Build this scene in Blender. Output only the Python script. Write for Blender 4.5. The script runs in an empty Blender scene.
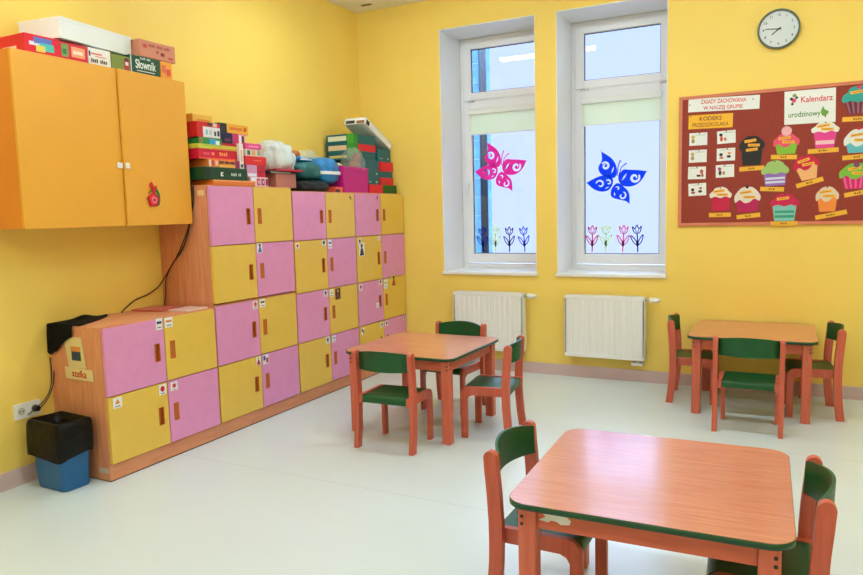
import bpy, bmesh, math, random
from mathutils import Vector, Matrix, Euler
from mathutils.geometry import tessellate_polygon
random.seed(7)
PI = math.pi
COL = bpy.context.scene.collection

# ------------------------------------------------------------------ materials
def lin(c):
    return tuple(((x/255)/12.92 if x/255 <= .04045 else ((x/255+.055)/1.055)**2.4) for x in c)+(1.0,)
MATS = {}
def mat(name, rgb, rough=.5, metal=0, var=.0, vscale=6, bump=0, bscale=60, coat=0, spec=.5, emit=None, estr=0, sheen=0):
    if name in MATS: return MATS[name]
    m = bpy.data.materials.new(name); m.use_nodes = True; MATS[name] = m
    nt = m.node_tree; b = nt.nodes['Principled BSDF']
    b.inputs['Base Color'].default_value = lin(rgb)
    b.inputs['Roughness'].default_value = rough
    b.inputs['Metallic'].default_value = metal
    b.inputs['Specular IOR Level'].default_value = spec
    b.inputs['Coat Weight'].default_value = coat
    b.inputs['Sheen Weight'].default_value = sheen
    if emit:
        b.inputs['Emission Color'].default_value = lin(emit); b.inputs['Emission Strength'].default_value = estr
    tc = nt.nodes.new('ShaderNodeTexCoord')
    if var:
        n = nt.nodes.new('ShaderNodeTexNoise'); n.inputs['Scale'].default_value = vscale; n.inputs['Detail'].default_value = 5
        nt.links.new(tc.outputs['Object'], n.inputs['Vector'])
        r = nt.nodes.new('ShaderNodeValToRGB')
        c = lin(rgb)
        r.color_ramp.elements[0].position = .3; r.color_ramp.elements[1].position = .7
        r.color_ramp.elements[0].color = tuple(x*(1-var) for x in c[:3])+(1,)
        r.color_ramp.elements[1].color = tuple(min(1, x*(1+var)) for x in c[:3])+(1,)
        nt.links.new(n.outputs['Fac'], r.inputs['Fac']); nt.links.new(r.outputs['Color'], b.inputs['Base Color'])
    if bump:
        n2 = nt.nodes.new('ShaderNodeTexNoise'); n2.inputs['Scale'].default_value = bscale; n2.inputs['Detail'].default_value = 4
        nt.links.new(tc.outputs['Object'], n2.inputs['Vector'])
        bp = nt.nodes.new('ShaderNodeBump'); bp.inputs['Strength'].default_value = bump; bp.inputs['Distance'].default_value = .01
        nt.links.new(n2.outputs['Fac'], bp.inputs['Height']); nt.links.new(bp.outputs['Normal'], b.inputs['Normal'])
    return m
def wood(name, c1, c2, axis=0, scale=1, rough=.4, coat=0, spec=.5, stretch=18):
    if name in MATS: return MATS[name]
    m = bpy.data.materials.new(name); m.use_nodes = True; MATS[name] = m
    nt = m.node_tree; b = nt.nodes['Principled BSDF']; b.inputs['Roughness'].default_value = rough
    b.inputs['Coat Weight'].default_value = coat; b.inputs['Coat Roughness'].default_value = .12
    b.inputs['Specular IOR Level'].default_value = spec
    tc = nt.nodes.new('ShaderNodeTexCoord'); mp = nt.nodes.new('ShaderNodeMapping')
    s = [stretch*scale]*3; s[axis] = 1.3*scale; mp.inputs['Scale'].default_value = s
    n = nt.nodes.new('ShaderNodeTexNoise'); n.inputs['Scale'].default_value = 3.0; n.inputs['Detail'].default_value = 6; n.inputs['Roughness'].default_value = .6
    nt.links.new(tc.outputs['Object'], mp.inputs['Vector']); nt.links.new(mp.outputs['Vector'], n.inputs['Vector'])
    r = nt.nodes.new('ShaderNodeValToRGB'); r.color_ramp.elements[0].position = .32; r.color_ramp.elements[1].position = .68
    r.color_ramp.elements[0].color = lin(c1); r.color_ramp.elements[1].color = lin(c2)
    nt.links.new(n.outputs['Fac'], r.inputs['Fac']); nt.links.new(r.outputs['Color'], b.inputs['Base Color'])
    return m

mat('wall_paint', (249,215,104), .6, var=.02, vscale=2, bump=.05, bscale=120)
mat('ceiling_white', (238,234,222), .8, var=.01)
mat('skirting', (208,182,180), .45, var=.03)
mat('white_paint', (244,246,250), .55)
mat('window_plastic', (240,239,243), .35)
mat('white_gloss', (238,238,236), .3)
mat('radiator_white', (240,240,236), .35)
mat('pink_laminate', (228,148,196), .42, var=.03, vscale=14)
mat('yellow_laminate', (232,192,80), .42, var=.02, vscale=14)
mat('cabinet_orange', (236,168,58), .4, var=.015, vscale=5)
mat('cabinet_side', (228,138,46), .45, var=.02, vscale=5)
mat('green_edge', (4,70,34), .35)
mat('green_seat', (2,80,38), .38, var=.08, vscale=20)
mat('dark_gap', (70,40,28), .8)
mat('black_plastic', (16,16,18), .4)
mat('black_cloth', (13,12,12), .9, var=.1, bump=.4, bscale=90, spec=.2)
mat('bin_blue', (20,98,158), .4)
mat('bag_black', (6,7,7), .42, bump=.9, bscale=16, spec=.22)
mat('chrome', (190,190,190), .25, metal=1)
mat('clock_rim', (74,84,62), .3, metal=.2)
mat('clock_face', (214,222,224), .35)
mat('ink', (30,30,36), .6)
mat('paper', (236,238,236), .7)
mat('glass_sticker_blue', (8,60,190), .5)
mat('cork', (150,58,44), .85, var=.14, vscale=90, bump=.15, bscale=120)
mat('screw_dark', (60,34,24), .5)
mat('brick_blue', (70,120,150), .8, var=.25, vscale=7)
mat('pipe_blue', (3,20,36), .5)
wood('carcass_wood', (210,134,94), (230,158,116), axis=2, rough=.42, scale=.9)
wood('carcass_wood_y', (210,134,94), (230,158,116), axis=1, rough=.42, scale=.9)
wood('handle_wood', (190,98,34), (204,112,44), axis=2, rough=.45)
wood('chair_wood', (190,84,62), (208,102,78), axis=2, rough=.38, scale=1.2, stretch=14)
wood('table_leg_wood', (198,92,68), (216,112,86), axis=2, rough=.38, scale=1.2, stretch=14)
wood('apron_wood', (200,92,64), (216,108,76), axis=0, rough=.4, scale=1.2, stretch=14)
wood('table_top_beech', (200,118,88), (216,140,110), axis=0, rough=.22, scale=1.3, spec=.6, coat=.35, stretch=16)
wood('frame_wood', (208,118,86), (222,134,100), axis=0, rough=.5)

def colour(rgb, rough=.45):
    n = 'c_%d_%d_%d' % tuple(rgb)
    return mat(n, rgb, rough).name

def glass():
    m = bpy.data.materials.new('window_glass'); m.use_nodes = True; MATS['window_glass'] = m
    nt = m.node_tree; nt.nodes.clear()
    o = nt.nodes.new('ShaderNodeOutputMaterial'); mx = nt.nodes.new('ShaderNodeMixShader')
    t = nt.nodes.new('ShaderNodeBsdfTransparent'); t.inputs['Color'].default_value = (.95,.97,.98,1)
    g = nt.nodes.new('ShaderNodeBsdfGlossy'); g.inputs['Roughness'].default_value = .01
    f = nt.nodes.new('ShaderNodeFresnel'); f.inputs['IOR'].default_value = 1.5
    nt.links.new(f.outputs[0], mx.inputs[0]); nt.links.new(t.outputs[0], mx.inputs[1]); nt.links.new(g.outputs[0], mx.inputs[2]); nt.links.new(mx.outputs[0], o.inputs[0])
glass()
def film(name, rgb, fac, rough=.2):
    m = bpy.data.materials.new(name); m.use_nodes = True; MATS[name] = m
    nt = m.node_tree; b = nt.nodes['Principled BSDF']; b.inputs['Base Color'].default_value = lin(rgb); b.inputs['Roughness'].default_value = rough
    t = nt.nodes.new('ShaderNodeBsdfTransparent'); mx = nt.nodes.new('ShaderNodeMixShader'); mx.inputs[0].default_value = fac
    o = nt.nodes['Material Output']
    tc = nt.nodes.new('ShaderNodeTexCoord'); n2 = nt.nodes.new('ShaderNodeTexNoise'); n2.inputs['Scale'].default_value = 14; n2.inputs['Detail'].default_value = 3
    nt.links.new(tc.outputs['Object'], n2.inputs['Vector'])
    bp = nt.nodes.new('ShaderNodeBump'); bp.inputs['Strength'].default_value = .7; bp.inputs['Distance'].default_value = .02
    nt.links.new(n2.outputs['Fac'], bp.inputs['Height']); nt.links.new(bp.outputs['Normal'], b.inputs['Normal'])
    nt.links.new(t.outputs[0], mx.inputs[1]); nt.links.new(b.outputs[0], mx.inputs[2]); nt.links.new(mx.outputs[0], o.inputs[0])
def backlit(name, rgb, fac):
    m = mat(name, rgb, .6); nt = m.node_tree; b = nt.nodes['Principled BSDF']
    t = nt.nodes.new('ShaderNodeBsdfTranslucent'); t.inputs['Color'].default_value = lin(rgb)
    mx = nt.nodes.new('ShaderNodeMixShader'); mx.inputs[0].default_value = fac
    nt.links.new(b.outputs[0], mx.inputs[1]); nt.links.new(t.outputs[0], mx.inputs[2]); nt.links.new(mx.outputs[0], nt.nodes['Material Output'].inputs['Surface'])
backlit('blind_fabric', (248,250,226), .6)
for n_, c_ in dict(sticker_pink=(255,96,186), sticker_blue=(40,122,236), tu_red=(240,40,110), tu_lime=(236,248,150), tu_pink=(250,120,170), tu_navy=(70,50,160), tu_blue=(50,110,230), tu_violet=(90,30,130), tu_deep=(10,60,170)).items(): backlit(n_, c_, .8)
film('white_film', (226,238,240), .8)
film('clear_film', (226,228,220), .22, .1)

def floor_mat():
    m = mat('floor_vinyl', (216,226,227), .28, var=.02, vscale=1.2, spec=.5)
    nt = m.node_tree; b = nt.nodes['Principled BSDF']
    src = b.inputs['Base Color'].links[0].from_socket
    tc = nt.nodes.new('ShaderNodeTexCoord'); br = nt.nodes.new('ShaderNodeTexBrick')
    br.offset = 0; br.inputs['Scale'].default_value = 1; br.inputs['Brick Width'].default_value = 60; br.inputs['Row Height'].default_value = 1.5
    br.inputs['Mortar Size'].default_value = .004; br.inputs['Color1'].default_value = (0,0,0,1); br.inputs['Color2'].default_value = (0,0,0,1); br.inputs['Mortar'].default_value = (1,1,1,1)
    nt.links.new(tc.outputs['Object'], br.inputs['Vector'])
    mx = nt.nodes.new('ShaderNodeMix'); mx.data_type = 'RGBA'
    ml = nt.nodes.new('ShaderNodeMath'); ml.operation = 'MULTIPLY'; ml.inputs[1].default_value = .35
    nt.links.new(br.outputs['Color'], ml.inputs[0]); nt.links.new(ml.outputs[0], mx.inputs['Factor'])
    nt.links.new(src, mx.inputs['A']); mx.inputs['B'].default_value = lin((176,176,164)); nt.links.new(mx.outputs['Result'], b.inputs['Base Color'])
floor_mat()
def ceil_mat():
    m = MATS['ceiling_white']; nt = m.node_tree; b = nt.nodes['Principled BSDF']; src = b.inputs['Base Color'].links[0].from_socket
    tc = nt.nodes.new('ShaderNodeTexCoord'); br = nt.nodes.new('ShaderNodeTexBrick')
    br.offset = 0; br.inputs['Scale'].default_value = 1; br.inputs['Brick Width'].default_value = .6; br.inputs['Row Height'].default_value = .6
    br.inputs['Mortar Size'].default_value = .008; br.inputs['Color1'].default_value = (0,0,0,1); br.inputs['Color2'].default_value = (0,0,0,1); br.inputs['Mortar'].default_value = (1,1,1,1)
    nt.links.new(tc.outputs['Object'], br.inputs['Vector'])
    mx = nt.nodes.new('ShaderNodeMix'); mx.data_type = 'RGBA'
    ml = nt.nodes.new('ShaderNodeMath'); ml.operation = 'MULTIPLY'; ml.inputs[1].default_value = .3
    nt.links.new(br.outputs['Color'], ml.inputs[0]); nt.links.new(ml.outputs[0], mx.inputs['Factor'])
    nt.links.new(src, mx.inputs['A']); mx.inputs['B'].default_value = lin((190,170,140)); nt.links.new(mx.outputs['Result'], b.inputs['Base Color'])
ceil_mat()

# ------------------------------------------------------------------ mesh building
class MB:
    def __init__(s): s.v=[]; s.f=[]; s.m=[]; s.mats=[]; s.sm=[]
    def mi(s, name):
        if name not in s.mats: s.mats.append(name)
        return s.mats.index(name)
    def add(s, verts, faces, m, xf=None, smooth=False):
        o = len(s.v); i = s.mi(m)
        for p in verts:
            p = Vector(p); s.v.append(tuple(xf @ p) if xf is not None else tuple(p))
        for f in faces: s.f.append(tuple(a+o for a in f)); s.m.append(i); s.sm.append(smooth)
        return s
    def box(s, lo, hi, m, bevel=0, xf=None, seg=2, taper=None):
        (x0,y0,z0),(x1,y1,z1) = lo,hi
        vs = [(x0,y0,z0),(x1,y0,z0),(x1,y1,z0),(x0,y1,z0),(x0,y0,z1),(x1,y0,z1),(x1,y1,z1),(x0,y1,z1)]
        fs = [(0,3,2,1),(4,5,6,7),(0,1,5,4),(1,2,6,5),(2,3,7,6),(3,0,4,7)]
        if not bevel: return s.add(vs, fs, m, xf)
        bm = bmesh.new(); bv=[bm.verts.new(p) for p in vs]
        for f in fs: bm.faces.new([bv[a] for a in f])
        bmesh.ops.bevel(bm, geom=bm.edges[:], offset=bevel, segments=seg, affect='EDGES', profile=.5)
        return s.bm(bm, m, xf)
    def bm(s, bm, m, xf=None, smooth=False):
        bm.verts.ensure_lookup_table(); bm.verts.index_update()
        s.add([v.co.copy() for v in bm.verts], [[v.index for v in f.verts] for f in bm.faces], m, xf, smooth); bm.free(); return s
    def prism(s, outline, d0, d1, m, plane='xy', holes=(), xf=None, mside=None, smooth=False):
        # outline: 2-D points; d0..d1 the depth along the third axis
        def P(a,b,d): return {'xy':(a,b,d),'xz':(a,d,b),'yz':(d,a,b)}[plane]
        loops = [list(outline)]+[list(h) for h in holes]
        pts = [p for l in loops for p in l]
        tris = tessellate_polygon([[Vector((a,b,0)) for a,b in l] for l in loops])
        n = len(pts); vs = [P(a,b,d0) for a,b in pts]+[P(a,b,d1) for a,b in pts]
        fs = [tuple(t) for t in tris]+[tuple(i+n for i in reversed(t)) for t in tris]
        s.add(vs, fs, m, xf)
        sides=[]; o=0
        for l in loops:
            k=len(l)
            for i in range(k): a=o+i; b=o+(i+1)%k; sides.append((a,b,b+n,a+n))
            o+=k
        s.add(vs, sides, mside or m, xf, smooth)
        return s
    def cyl(s, c0, c1, r0, r1, m, n=20, caps=True, xf=None):
        c0=Vector(c0); c1=Vector(c1); d=(c1-c0).normalized()
        a=d.orthogonal().normalized(); b=d.cross(a)
        vs=[]
        for c,r in ((c0,r0),(c1,r1)):
            for i in range(n): t=2*PI*i/n; vs.append(c+(a*math.cos(t)+b*math.sin(t))*r)
        s.add(vs, [(i,(i+1)%n,n+(i+1)%n,n+i) for i in range(n)], m, xf, True)
        if caps: s.add(vs, [tuple(reversed(range(n))), tuple(range(n,2*n))], m, xf)
        return s
    def tube(s, pts, r, m, n=8, sub=6):
        P=[Vector(p) for p in pts]
        Q=[]
        for i in range(len(P)-1):
            p0=P[max(i-1,0)];p1=P[i];p2=P[i+1];p3=P[min(i+2,len(P)-1)]
            for k in range(sub):
                t=k/sub; Q.append(.5*((2*p1)+(p2-p0)*t+(2*p0-5*p1+4*p2-p3)*t*t+(3*p1-p0-3*p2+p3)*t**3))
        Q.append(P[-1]); vs=[]; up=None
        for i,q in enumerate(Q):
            d=(Q[min(i+1,len(Q)-1)]-Q[max(i-1,0)]).normalized()
            if up is None: up=d.orthogonal().normalized()
            up=(up-d*up.dot(d)).normalized(); sd=d.cross(up)
            for k in range(n): t=2*PI*k/n; vs.append(q+(up*math.cos(t)+sd*math.sin(t))*r)
        fs=[]
        for i in range(len(Q)-1):
            for k in range(n): fs.append((i*n+k,i*n+(k+1)%n,(i+1)*n+(k+1)%n,(i+1)*n+k))
        s.add(vs,fs,m,None,True); s.add(vs,[tuple(reversed(range(n))),tuple(range(len(vs)-n,len(vs)))],m); return s
    def ribbon(s, pts, w, d0, d1, m, plane='xy', xf=None):
        P=[Vector(p) for p in pts]; L=[];R=[]
        for i,p in enumerate(P):
            d=(P[min(i+1,len(P)-1)]-P[max(i-1,0)]).normalized(); nn=Vector((-d.y,d.x))
            ww=w[i] if isinstance(w,(list,tuple)) else w
            L.append(p+nn*ww/2); R.append(p-nn*ww/2)
        for i in range(len(P)-1):
            s.prism([tuple(R[i]),tuple(R[i+1]),tuple(L[i+1]),tuple(L[i])], d0, d1, m, plane, (), xf)
        return s
    def text(s, body, size, m, xf, depth=.0006, align='CENTER', width=None, bold=.012):
        # letters in the xy plane, facing +z, centred; width stretches the line to a given length
        cu = bpy.data.curves.new('lettering','FONT'); cu.body=body; cu.size=size; cu.align_x=align; cu.align_y='CENTER'; cu.extrude=depth; cu.resolution_u=3; cu.offset=size*bold
        o = bpy.data.objects.new('lettering',cu); COL.objects.link(o)
        bpy.context.view_layer.update()
        dg = bpy.context.evaluated_depsgraph_get(); me = bpy.data.meshes.new_from_object(o.evaluated_get(dg))
        vs=[v.co.copy() for v in me.vertices]; fs=[tuple(p.vertices) for p in me.polygons]
        if width and vs:
            a=min(v.x for v in vs); b=max(v.x for v in vs); k=width/(b-a)
            for v in vs: v.x=(v.x-(a+b)/2)*k
        bpy.data.objects.remove(o); bpy.data.curves.remove(cu); bpy.data.meshes.remove(me)
        return s.add(vs, fs, m, xf)
    def build(s, name, parent=None, loc=None, rot=None, label=None):
        me = bpy.data.meshes.new(name); me.from_pydata(s.v,[],s.f)
        for n in s.mats: me.materials.append(MATS[n])
        me.polygons.foreach_set('material_index', s.m); me.polygons.foreach_set('use_smooth', s.sm); me.update()
        bm=bmesh.new(); bm.from_mesh(me); bmesh.ops.remove_doubles(bm, verts=bm.verts, dist=1e-6); bmesh.ops.recalc_face_normals(bm, faces=bm.faces); bm.to_mesh(me); bm.free()
        o = bpy.data.objects.new(name, me); COL.objects.link(o)
        if parent: o.parent = parent
        if loc: o.location = loc
        if rot: o.rotation_euler = rot
        if label: o['label']=label
        return o
def tag(o, label, cat, group=None):
    o['label']=label; o['category']=cat
    if group: o['group']=group
    return o
def thing(name, label, cat, loc=(0,0,0), rot=(0,0,0), group=None):
    o = bpy.data.objects.new(name,None); COL.objects.link(o); o.location=loc; o.rotation_euler=rot; o.empty_display_size=.1
    return tag(o,label,cat,group)
def struct(name, mb, parent=None):
    o = mb.build(name,parent)
    if not parent: o['kind']='structure'
    return o
def copy_tree(o, parent=None):
    c=o.copy(); COL.objects.link(c)
    if parent: c.parent=parent
    for ch in list(o.children): copy_tree(ch,c)
    return c
def rrect(x0,y0,x1,y1,r,n=6):
    p=[]
    for cx,cy,a in ((x1-r,y0+r,-PI/2),(x1-r,y1-r,0),(x0+r,y1-r,PI/2),(x0+r,y0+r,PI)):
        for i in range(n+1): t=a+PI/2*i/n; p.append((cx+r*math.cos(t),cy+r*math.sin(t)))
    return p
def smoothloop(pts, k=4, closed=True):
    P=[Vector(p) for p in pts]; n=len(P); out=[]
    for i in range(n if closed else n-1):
        g=(lambda j:P[j%n]) if closed else (lambda j:P[min(max(j,0),n-1)])
        p0,p1,p2,p3=g(i-1),g(i),g(i+1),g(i+2)
        for q in range(k):
            t=q/k; out.append(tuple(.5*((2*p1)+(p2-p0)*t+(2*p0-5*p1+4*p2-p3)*t*t+(3*p1-p0-3*p2+p3)*t**3)))
    if not closed: out.append(tuple(P[-1]))
    return out
T = Matrix.Translation
FRONT = Matrix(((0,0,1,0),(1,0,0,0),(0,1,0,0),(0,0,0,1)))     # local x -> +Y, local y -> +Z, local z -> +X
BACKW = Matrix(((1,0,0,0),(0,0,-1,0),(0,1,0,0),(0,0,0,1)))    # local x -> +X, y -> +Z, z -> -Y
SIDE = BACKW

# ------------------------------------------------------------------ room
RX, RY, H = 6.6, -8.6, 3.4995
WIN = [(0.910,1.8525),(2.0473,2.985)]
WB, WT, WD = .935, 3.216, .45
def rooms():
    b=MB(); xs=[-.3,WIN[0][0],WIN[0][1],WIN[1][0],WIN[1][1],RX+.3]
    for i in (0,2,4): b.box((xs[i],0,-.05),(xs[i+1],.6,H+.1),'wall_paint')
    for a,c in WIN: b.box((a,0,-.05),(c,.6,WB-.03),'wall_paint'); b.box((a,0,WT),(c,.6,H+.1),'wall_paint')
    struct('wall_back', b)
    struct('wall_left', MB().box((-.2,RY,-.05),(0,0,H+.1),'wall_paint'))
    struct('wall_right', MB().box((RX,RY,-.05),(RX+.2,0,H+.1),'wall_paint'))
    struct('wall_front', MB().box((-.2,RY-.2,-.05),(RX+.2,RY,H+.1),'wall_paint'))
    struct('floor', MB().box((-.2,RY-.2,-.1),(RX+.2,.2,0),'floor_vinyl'))
    struct('ceiling', MB().box((-.2,RY-.2,H),(RX+.2,.2,H+.12),'ceiling_white'))
    def base(name,p0,p1,ax):
        prof=[(0,0),(.016,0),(.013,.004),(.011,.03),(.009,.096),(.006,.102),(0,.102)]
        b=MB()
        if ax=='b': b.prism([(-d-.0005,z) for d,z in prof],p0,p1,'skirting','yz')
        elif ax=='l': b.prism([(d+.0005,z) for d,z in prof],p0,p1,'skirting','xz')
        else: b.prism([(RX-d-.0005,z) for d,z in prof],p0,p1,'skirting','xz')
        struct(name,b)
    base('baseboard_back',0.018,RX-.018,'b'); base('baseboard_left',RY,-.001,'l'); base('baseboard_right',RY,-.018,'r')
rooms()

# ------------------------------------------------------------------ windows
def window(i, a, c):
    root = bpy.data.objects.new('window_%d'%i,None); COL.objects.link(root); root.location=((a+c)/2,WD,WB); root['kind']='structure'
    w=(c-a)/2
    X=T((-(a+c)/2,-WD,-WB))
    r=MB(); t=.006                                     # white plastered reveal
    r.box((a,.001,WB),(a+t,WD,WT),'white_paint',xf=X); r.box((c-t,.001,WB),(c,WD,WT),'white_paint',xf=X); r.box((a,.001,WT-t),(c,WD,WT),'white_paint',xf=X)
    r.build('window_reveal',root)
    MB().box((a-.012,-.022,WB-.03),(c+.012,WD,WB),'white_gloss',.006,X).build('window_sill',root)
    def ring(b,x0,z0,x1,z1,wl,wr,wb,wt,y0,y1,m,bev=.006):
        b.box((x0,y0,z0),(x0+wl,y1,z1),m,bev,X); b.box((x1-wr,y0,z0),(x1,y1,z1),m,bev,X)
        b.box((x0+wl-.004,y0,z0),(x1-wr+.004,y1,z0+wb),m,bev,X); b.box((x0+wl-.004,y0,z1-wt),(x1-wr+.004,y1,z1),m,bev,X)
    F=MB(); ring(F,a+.006,WB+.0,c-.006,WT-.006,.055,.055,.045,.05,WD,WD+.07,'window_plastic'); F.box((a+.05,WD,2.57),(c-.05,WD+.07,2.62),'window_plastic',.004,X)
    F.build('window_frame',root)
    panes=[(.985,2.585,.095,.10),(2.605,3.175,.075,.075)]
    for z0,z1,bb,bt in panes:
        s=MB(); ring(s,a+.045,z0,c-.045,z1,.083,.083,bb,bt,WD-.016,WD+.045,'window_plastic',.008)
        gx0,gx1,gz0,gz1=a+.128,c-.128,z0+bb,z1-bt
        gk=MB()
        for q in (((gx0,gz0),(gx0+.006,gz1)),((gx1-.006,gz0),(gx1,gz1)),((gx0,gz0),(gx1,gz0+.006)),((gx0,gz1-.006),(gx1,gz1))):
            gk.box((q[0][0],WD+.006,q[0][1]),(q[1][0],WD+.02,q[1][1]),'black_plastic',xf=X)
        so=s.build('window_sash',root); gk.build('gasket',so)
        MB().box((gx0,WD+.022,gz0),(gx1,WD+.026,gz1),'window_glass',xf=X).build('window_pane',so)
    b=MB(); gx0,gx1=a+.120,c-.120
    b.box((gx0-.012,WD-.052,2.462),(gx1+.012,WD-.017,2.515),'white_gloss',.008,X); b.build('blind_cassette',root)
    f=MB(); f.box((gx0,WD-.034,2.272),(gx1,WD-.0325,2.465),'blind_fabric',xf=X); f.box((gx0,WD-.039,2.262),(gx1,WD-.028,2.274),'white_gloss',.003,X); f.build('roller_blind',root)
    h=MB(); h.box((a+.075,WD-.03,1.73),(a+.098,WD-.017,1.80),'white_gloss',.004,X); h.box((a+.079,WD-.045,1.66),(a+.095,WD-.030,1.78),'white_gloss',.005,X); h.build('window_handle',root)
    g=MB()
    for x in (a+.10,c-.13): g.box((x,WD-.026,2.588),(x+.07,WD-.016,2.6),'chrome',.002,X)
    g.build('window_hinge',root)
for i,(a,c) in enumerate(WIN,1): window(i,a,c)

# outside
b=MB(); b.box((-1.6,3.0,-1),(0.03,3.4,6.5),'brick_blue')
for k in range(28): b.box((-1.6,2.992,-.9+k*.26),(0.032,3.0,-.888+k*.26),colour((120,150,170)))
tag(b.build('brick_building'),'pale blue brick house corner outside the pink butterfly window','building')
b=MB(); b.cyl((.112,2.935,-1),(.112,2.935,6.5),.052,.052,'pipe_blue',16)
for z in (.3,2.0,3.7): b.cyl((.112,2.935,z),(.112,2.935,z+.05),.058,.058,'pipe_blue',16)
tag(b.build('drainpipe'),'dark blue drainpipe outside, seen through the left of the pink butterfly window','drainpipe')

# ------------------------------------------------------------------ window stickers
UL=[(2.326,2.035),(2.326,2.03),(2.429,1.956),(2.472,1.865),(2.456,1.786),(2.404,1.792),(2.332,1.816),(2.300,1.880),(2.334,1.950)]
LL=[(2.424,1.791),(2.340,1.808),(2.250,1.778),(2.190,1.746),(2.192,1.744),(2.261,1.683),(2.339,1.659),(2.404,1.678),(2.436,1.735)]
UR=[(2.485,1.781),(2.525,1.85),(2.593,1.848),(2.665,1.842),(2.740,1.829),(2.738,1.826),(2.693,1.749),(2.636,1.707),(2.569,1.697),(2.511,1.717)]
LR=[(2.475,1.733),(2.422,1.677),(2.425,1.608),(2.506,1.578),(2.555,1.565),(2.586,1.540),(2.588,1.544),(2.584,1.633),(2.544,1.69)]
def swirl(cx,cz,r,a0,turn,w):
    n=26; o=[];i_=[]
    for k in range(n+1):
        t=k/n; a=a0+turn*t; rr=r*(1-.68*t); ww=w*math.sin(PI*min(1,.12+t*.88))**.6+.0012
        o.append((cx+math.cos(a)*(rr+ww/2),cz+math.sin(a)*(rr+ww/2))); i_.append((cx+math.cos(a)*(rr-ww/2),cz+math.sin(a)*(rr-ww/2)))
    return o+i_[::-1]
def butterfly(label, m, dx, dz):
    y0=WD+.0205; y1=WD+.0217
    b=MB()
    wings=[(UL,[swirl(2.366,1.895,.036,2.6,-7.6,.021),[(2.420,1.82),(2.440,1.85),(2.446,1.89),(2.428,1.86)]],1),(LL,[swirl(2.318,1.728,.040,2.9,-5.6,.016),swirl(2.395,1.742,.026,2.4,-5.0,.013),[(2.36,1.683),(2.385,1.690),(2.405,1.704),(2.38,1.699)]],1),
           (UR,[swirl(2.634,1.775,.043,.6,-7.4,.023),[(2.515,1.75),(2.545,1.78),(2.565,1.82),(2.535,1.795)]],1),(LR,[swirl(2.522,1.616,.036,1.3,-5.8,.015),swirl(2.478,1.682,.019,2.6,-4.6,.010),[(2.448,1.655),(2.445,1.63),(2.455,1.61),(2.458,1.635)]],1)]
    for o,h,_ in wings:
        keep=[o[0]]
        b.prism(smoothloop(o,4),y0,y1,m,'xz',holes=h)
    b.ribbon([(2.474,1.80),(2.484,1.89),(2.505,1.94)],[.010,.008,.012],y0,y1,m,'xz'); b.ribbon([(2.488,1.79),(2.512,1.875),(2.56,1.91)],[.010,.008,.012],y0,y1,m,'xz')
    o=b.build('butterfly_sticker'); o.location=(dx,0,dz); tag(o,label,'window sticker','butterflies on the windows')
mat('sticker_pink',(238,52,150),.5); mat('sticker_blue',(14,66,196),.5)
butterfly('blue swirly butterfly sticker on the window pane','sticker_blue',0,0)
butterfly('pink swirly butterfly sticker on the window pane','sticker_pink',-1.14,.158)
def tulip(x, z, lean, m, label, s=1.0):
    y0=WD+.0205; y1=WD+.0217; w=.009; X=T((x,0,z)) @ Matrix.Rotation(-lean,4,'Y') @ Matrix.Scale(s,4)
    b=MB()
    R=lambda pts,w=w: b.ribbon(smoothloop(pts,4,False),w,y0,y1,m,'xz',X)
    R([(0,0),(.002,.08),(0,.172)],.011)
    R([(0,.06),(-.035,.09),(-.06,.15),(-.035,.135),(-.012,.10),(0,.066)]); R([(0,.06),(.035,.09),(.055,.155),(.032,.135),(.012,.10),(0,.066)])
    b.prism(smoothloop([(-.012,.062),(0,.05),(.012,.062),(.006,.105),(-.006,.105)],3),y0,y1,m,'xz',(),X)
    R([(0,.168),(-.028,.185),(-.04,.235),(-.018,.212),(0,.248),(.018,.212),(.04,.235),(.028,.185),(0,.168)]); R([(-.018,.212),(-.010,.19),(0,.18),(.010,.19),(.018,.212)],.006)
    # scale X only lengthens in plane; depth stays thin
    o=b.build('tulip_sticker'); tag(o,label,'window sticker','tulips on the windows')
for n,c in dict(tu_red=(214,20,80),tu_lime=(190,214,96),tu_pink=(226,66,120),tu_navy=(40,24,110),tu_blue=(20,70,180),tu_violet=(80,30,120),tu_deep=(10,50,150)).items(): mat(n,c,.5)
for x,c,l,w in ((2.241,'tu_red',-.02,'red'),(2.371,'tu_lime',0,'lime green'),(2.526,'tu_pink',-.05,'light pink'),(2.664,'tu_navy',.04,'dark navy')):
    tulip(x,1.098,l,c,'%s outlined tulip sticker below the blue butterfly'%w)
for x,c,l,w in ((1.125,'tu_deep',.03,'deep blue'),(1.262,'tu_lime',0,'pale lime'),(1.410,'tu_violet',0,'purple'),(1.572,'tu_blue',.06,'bright blue')):
    tulip(x,1.098,l,c,'%s outlined tulip sticker below the pink butterfly'%w)

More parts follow.
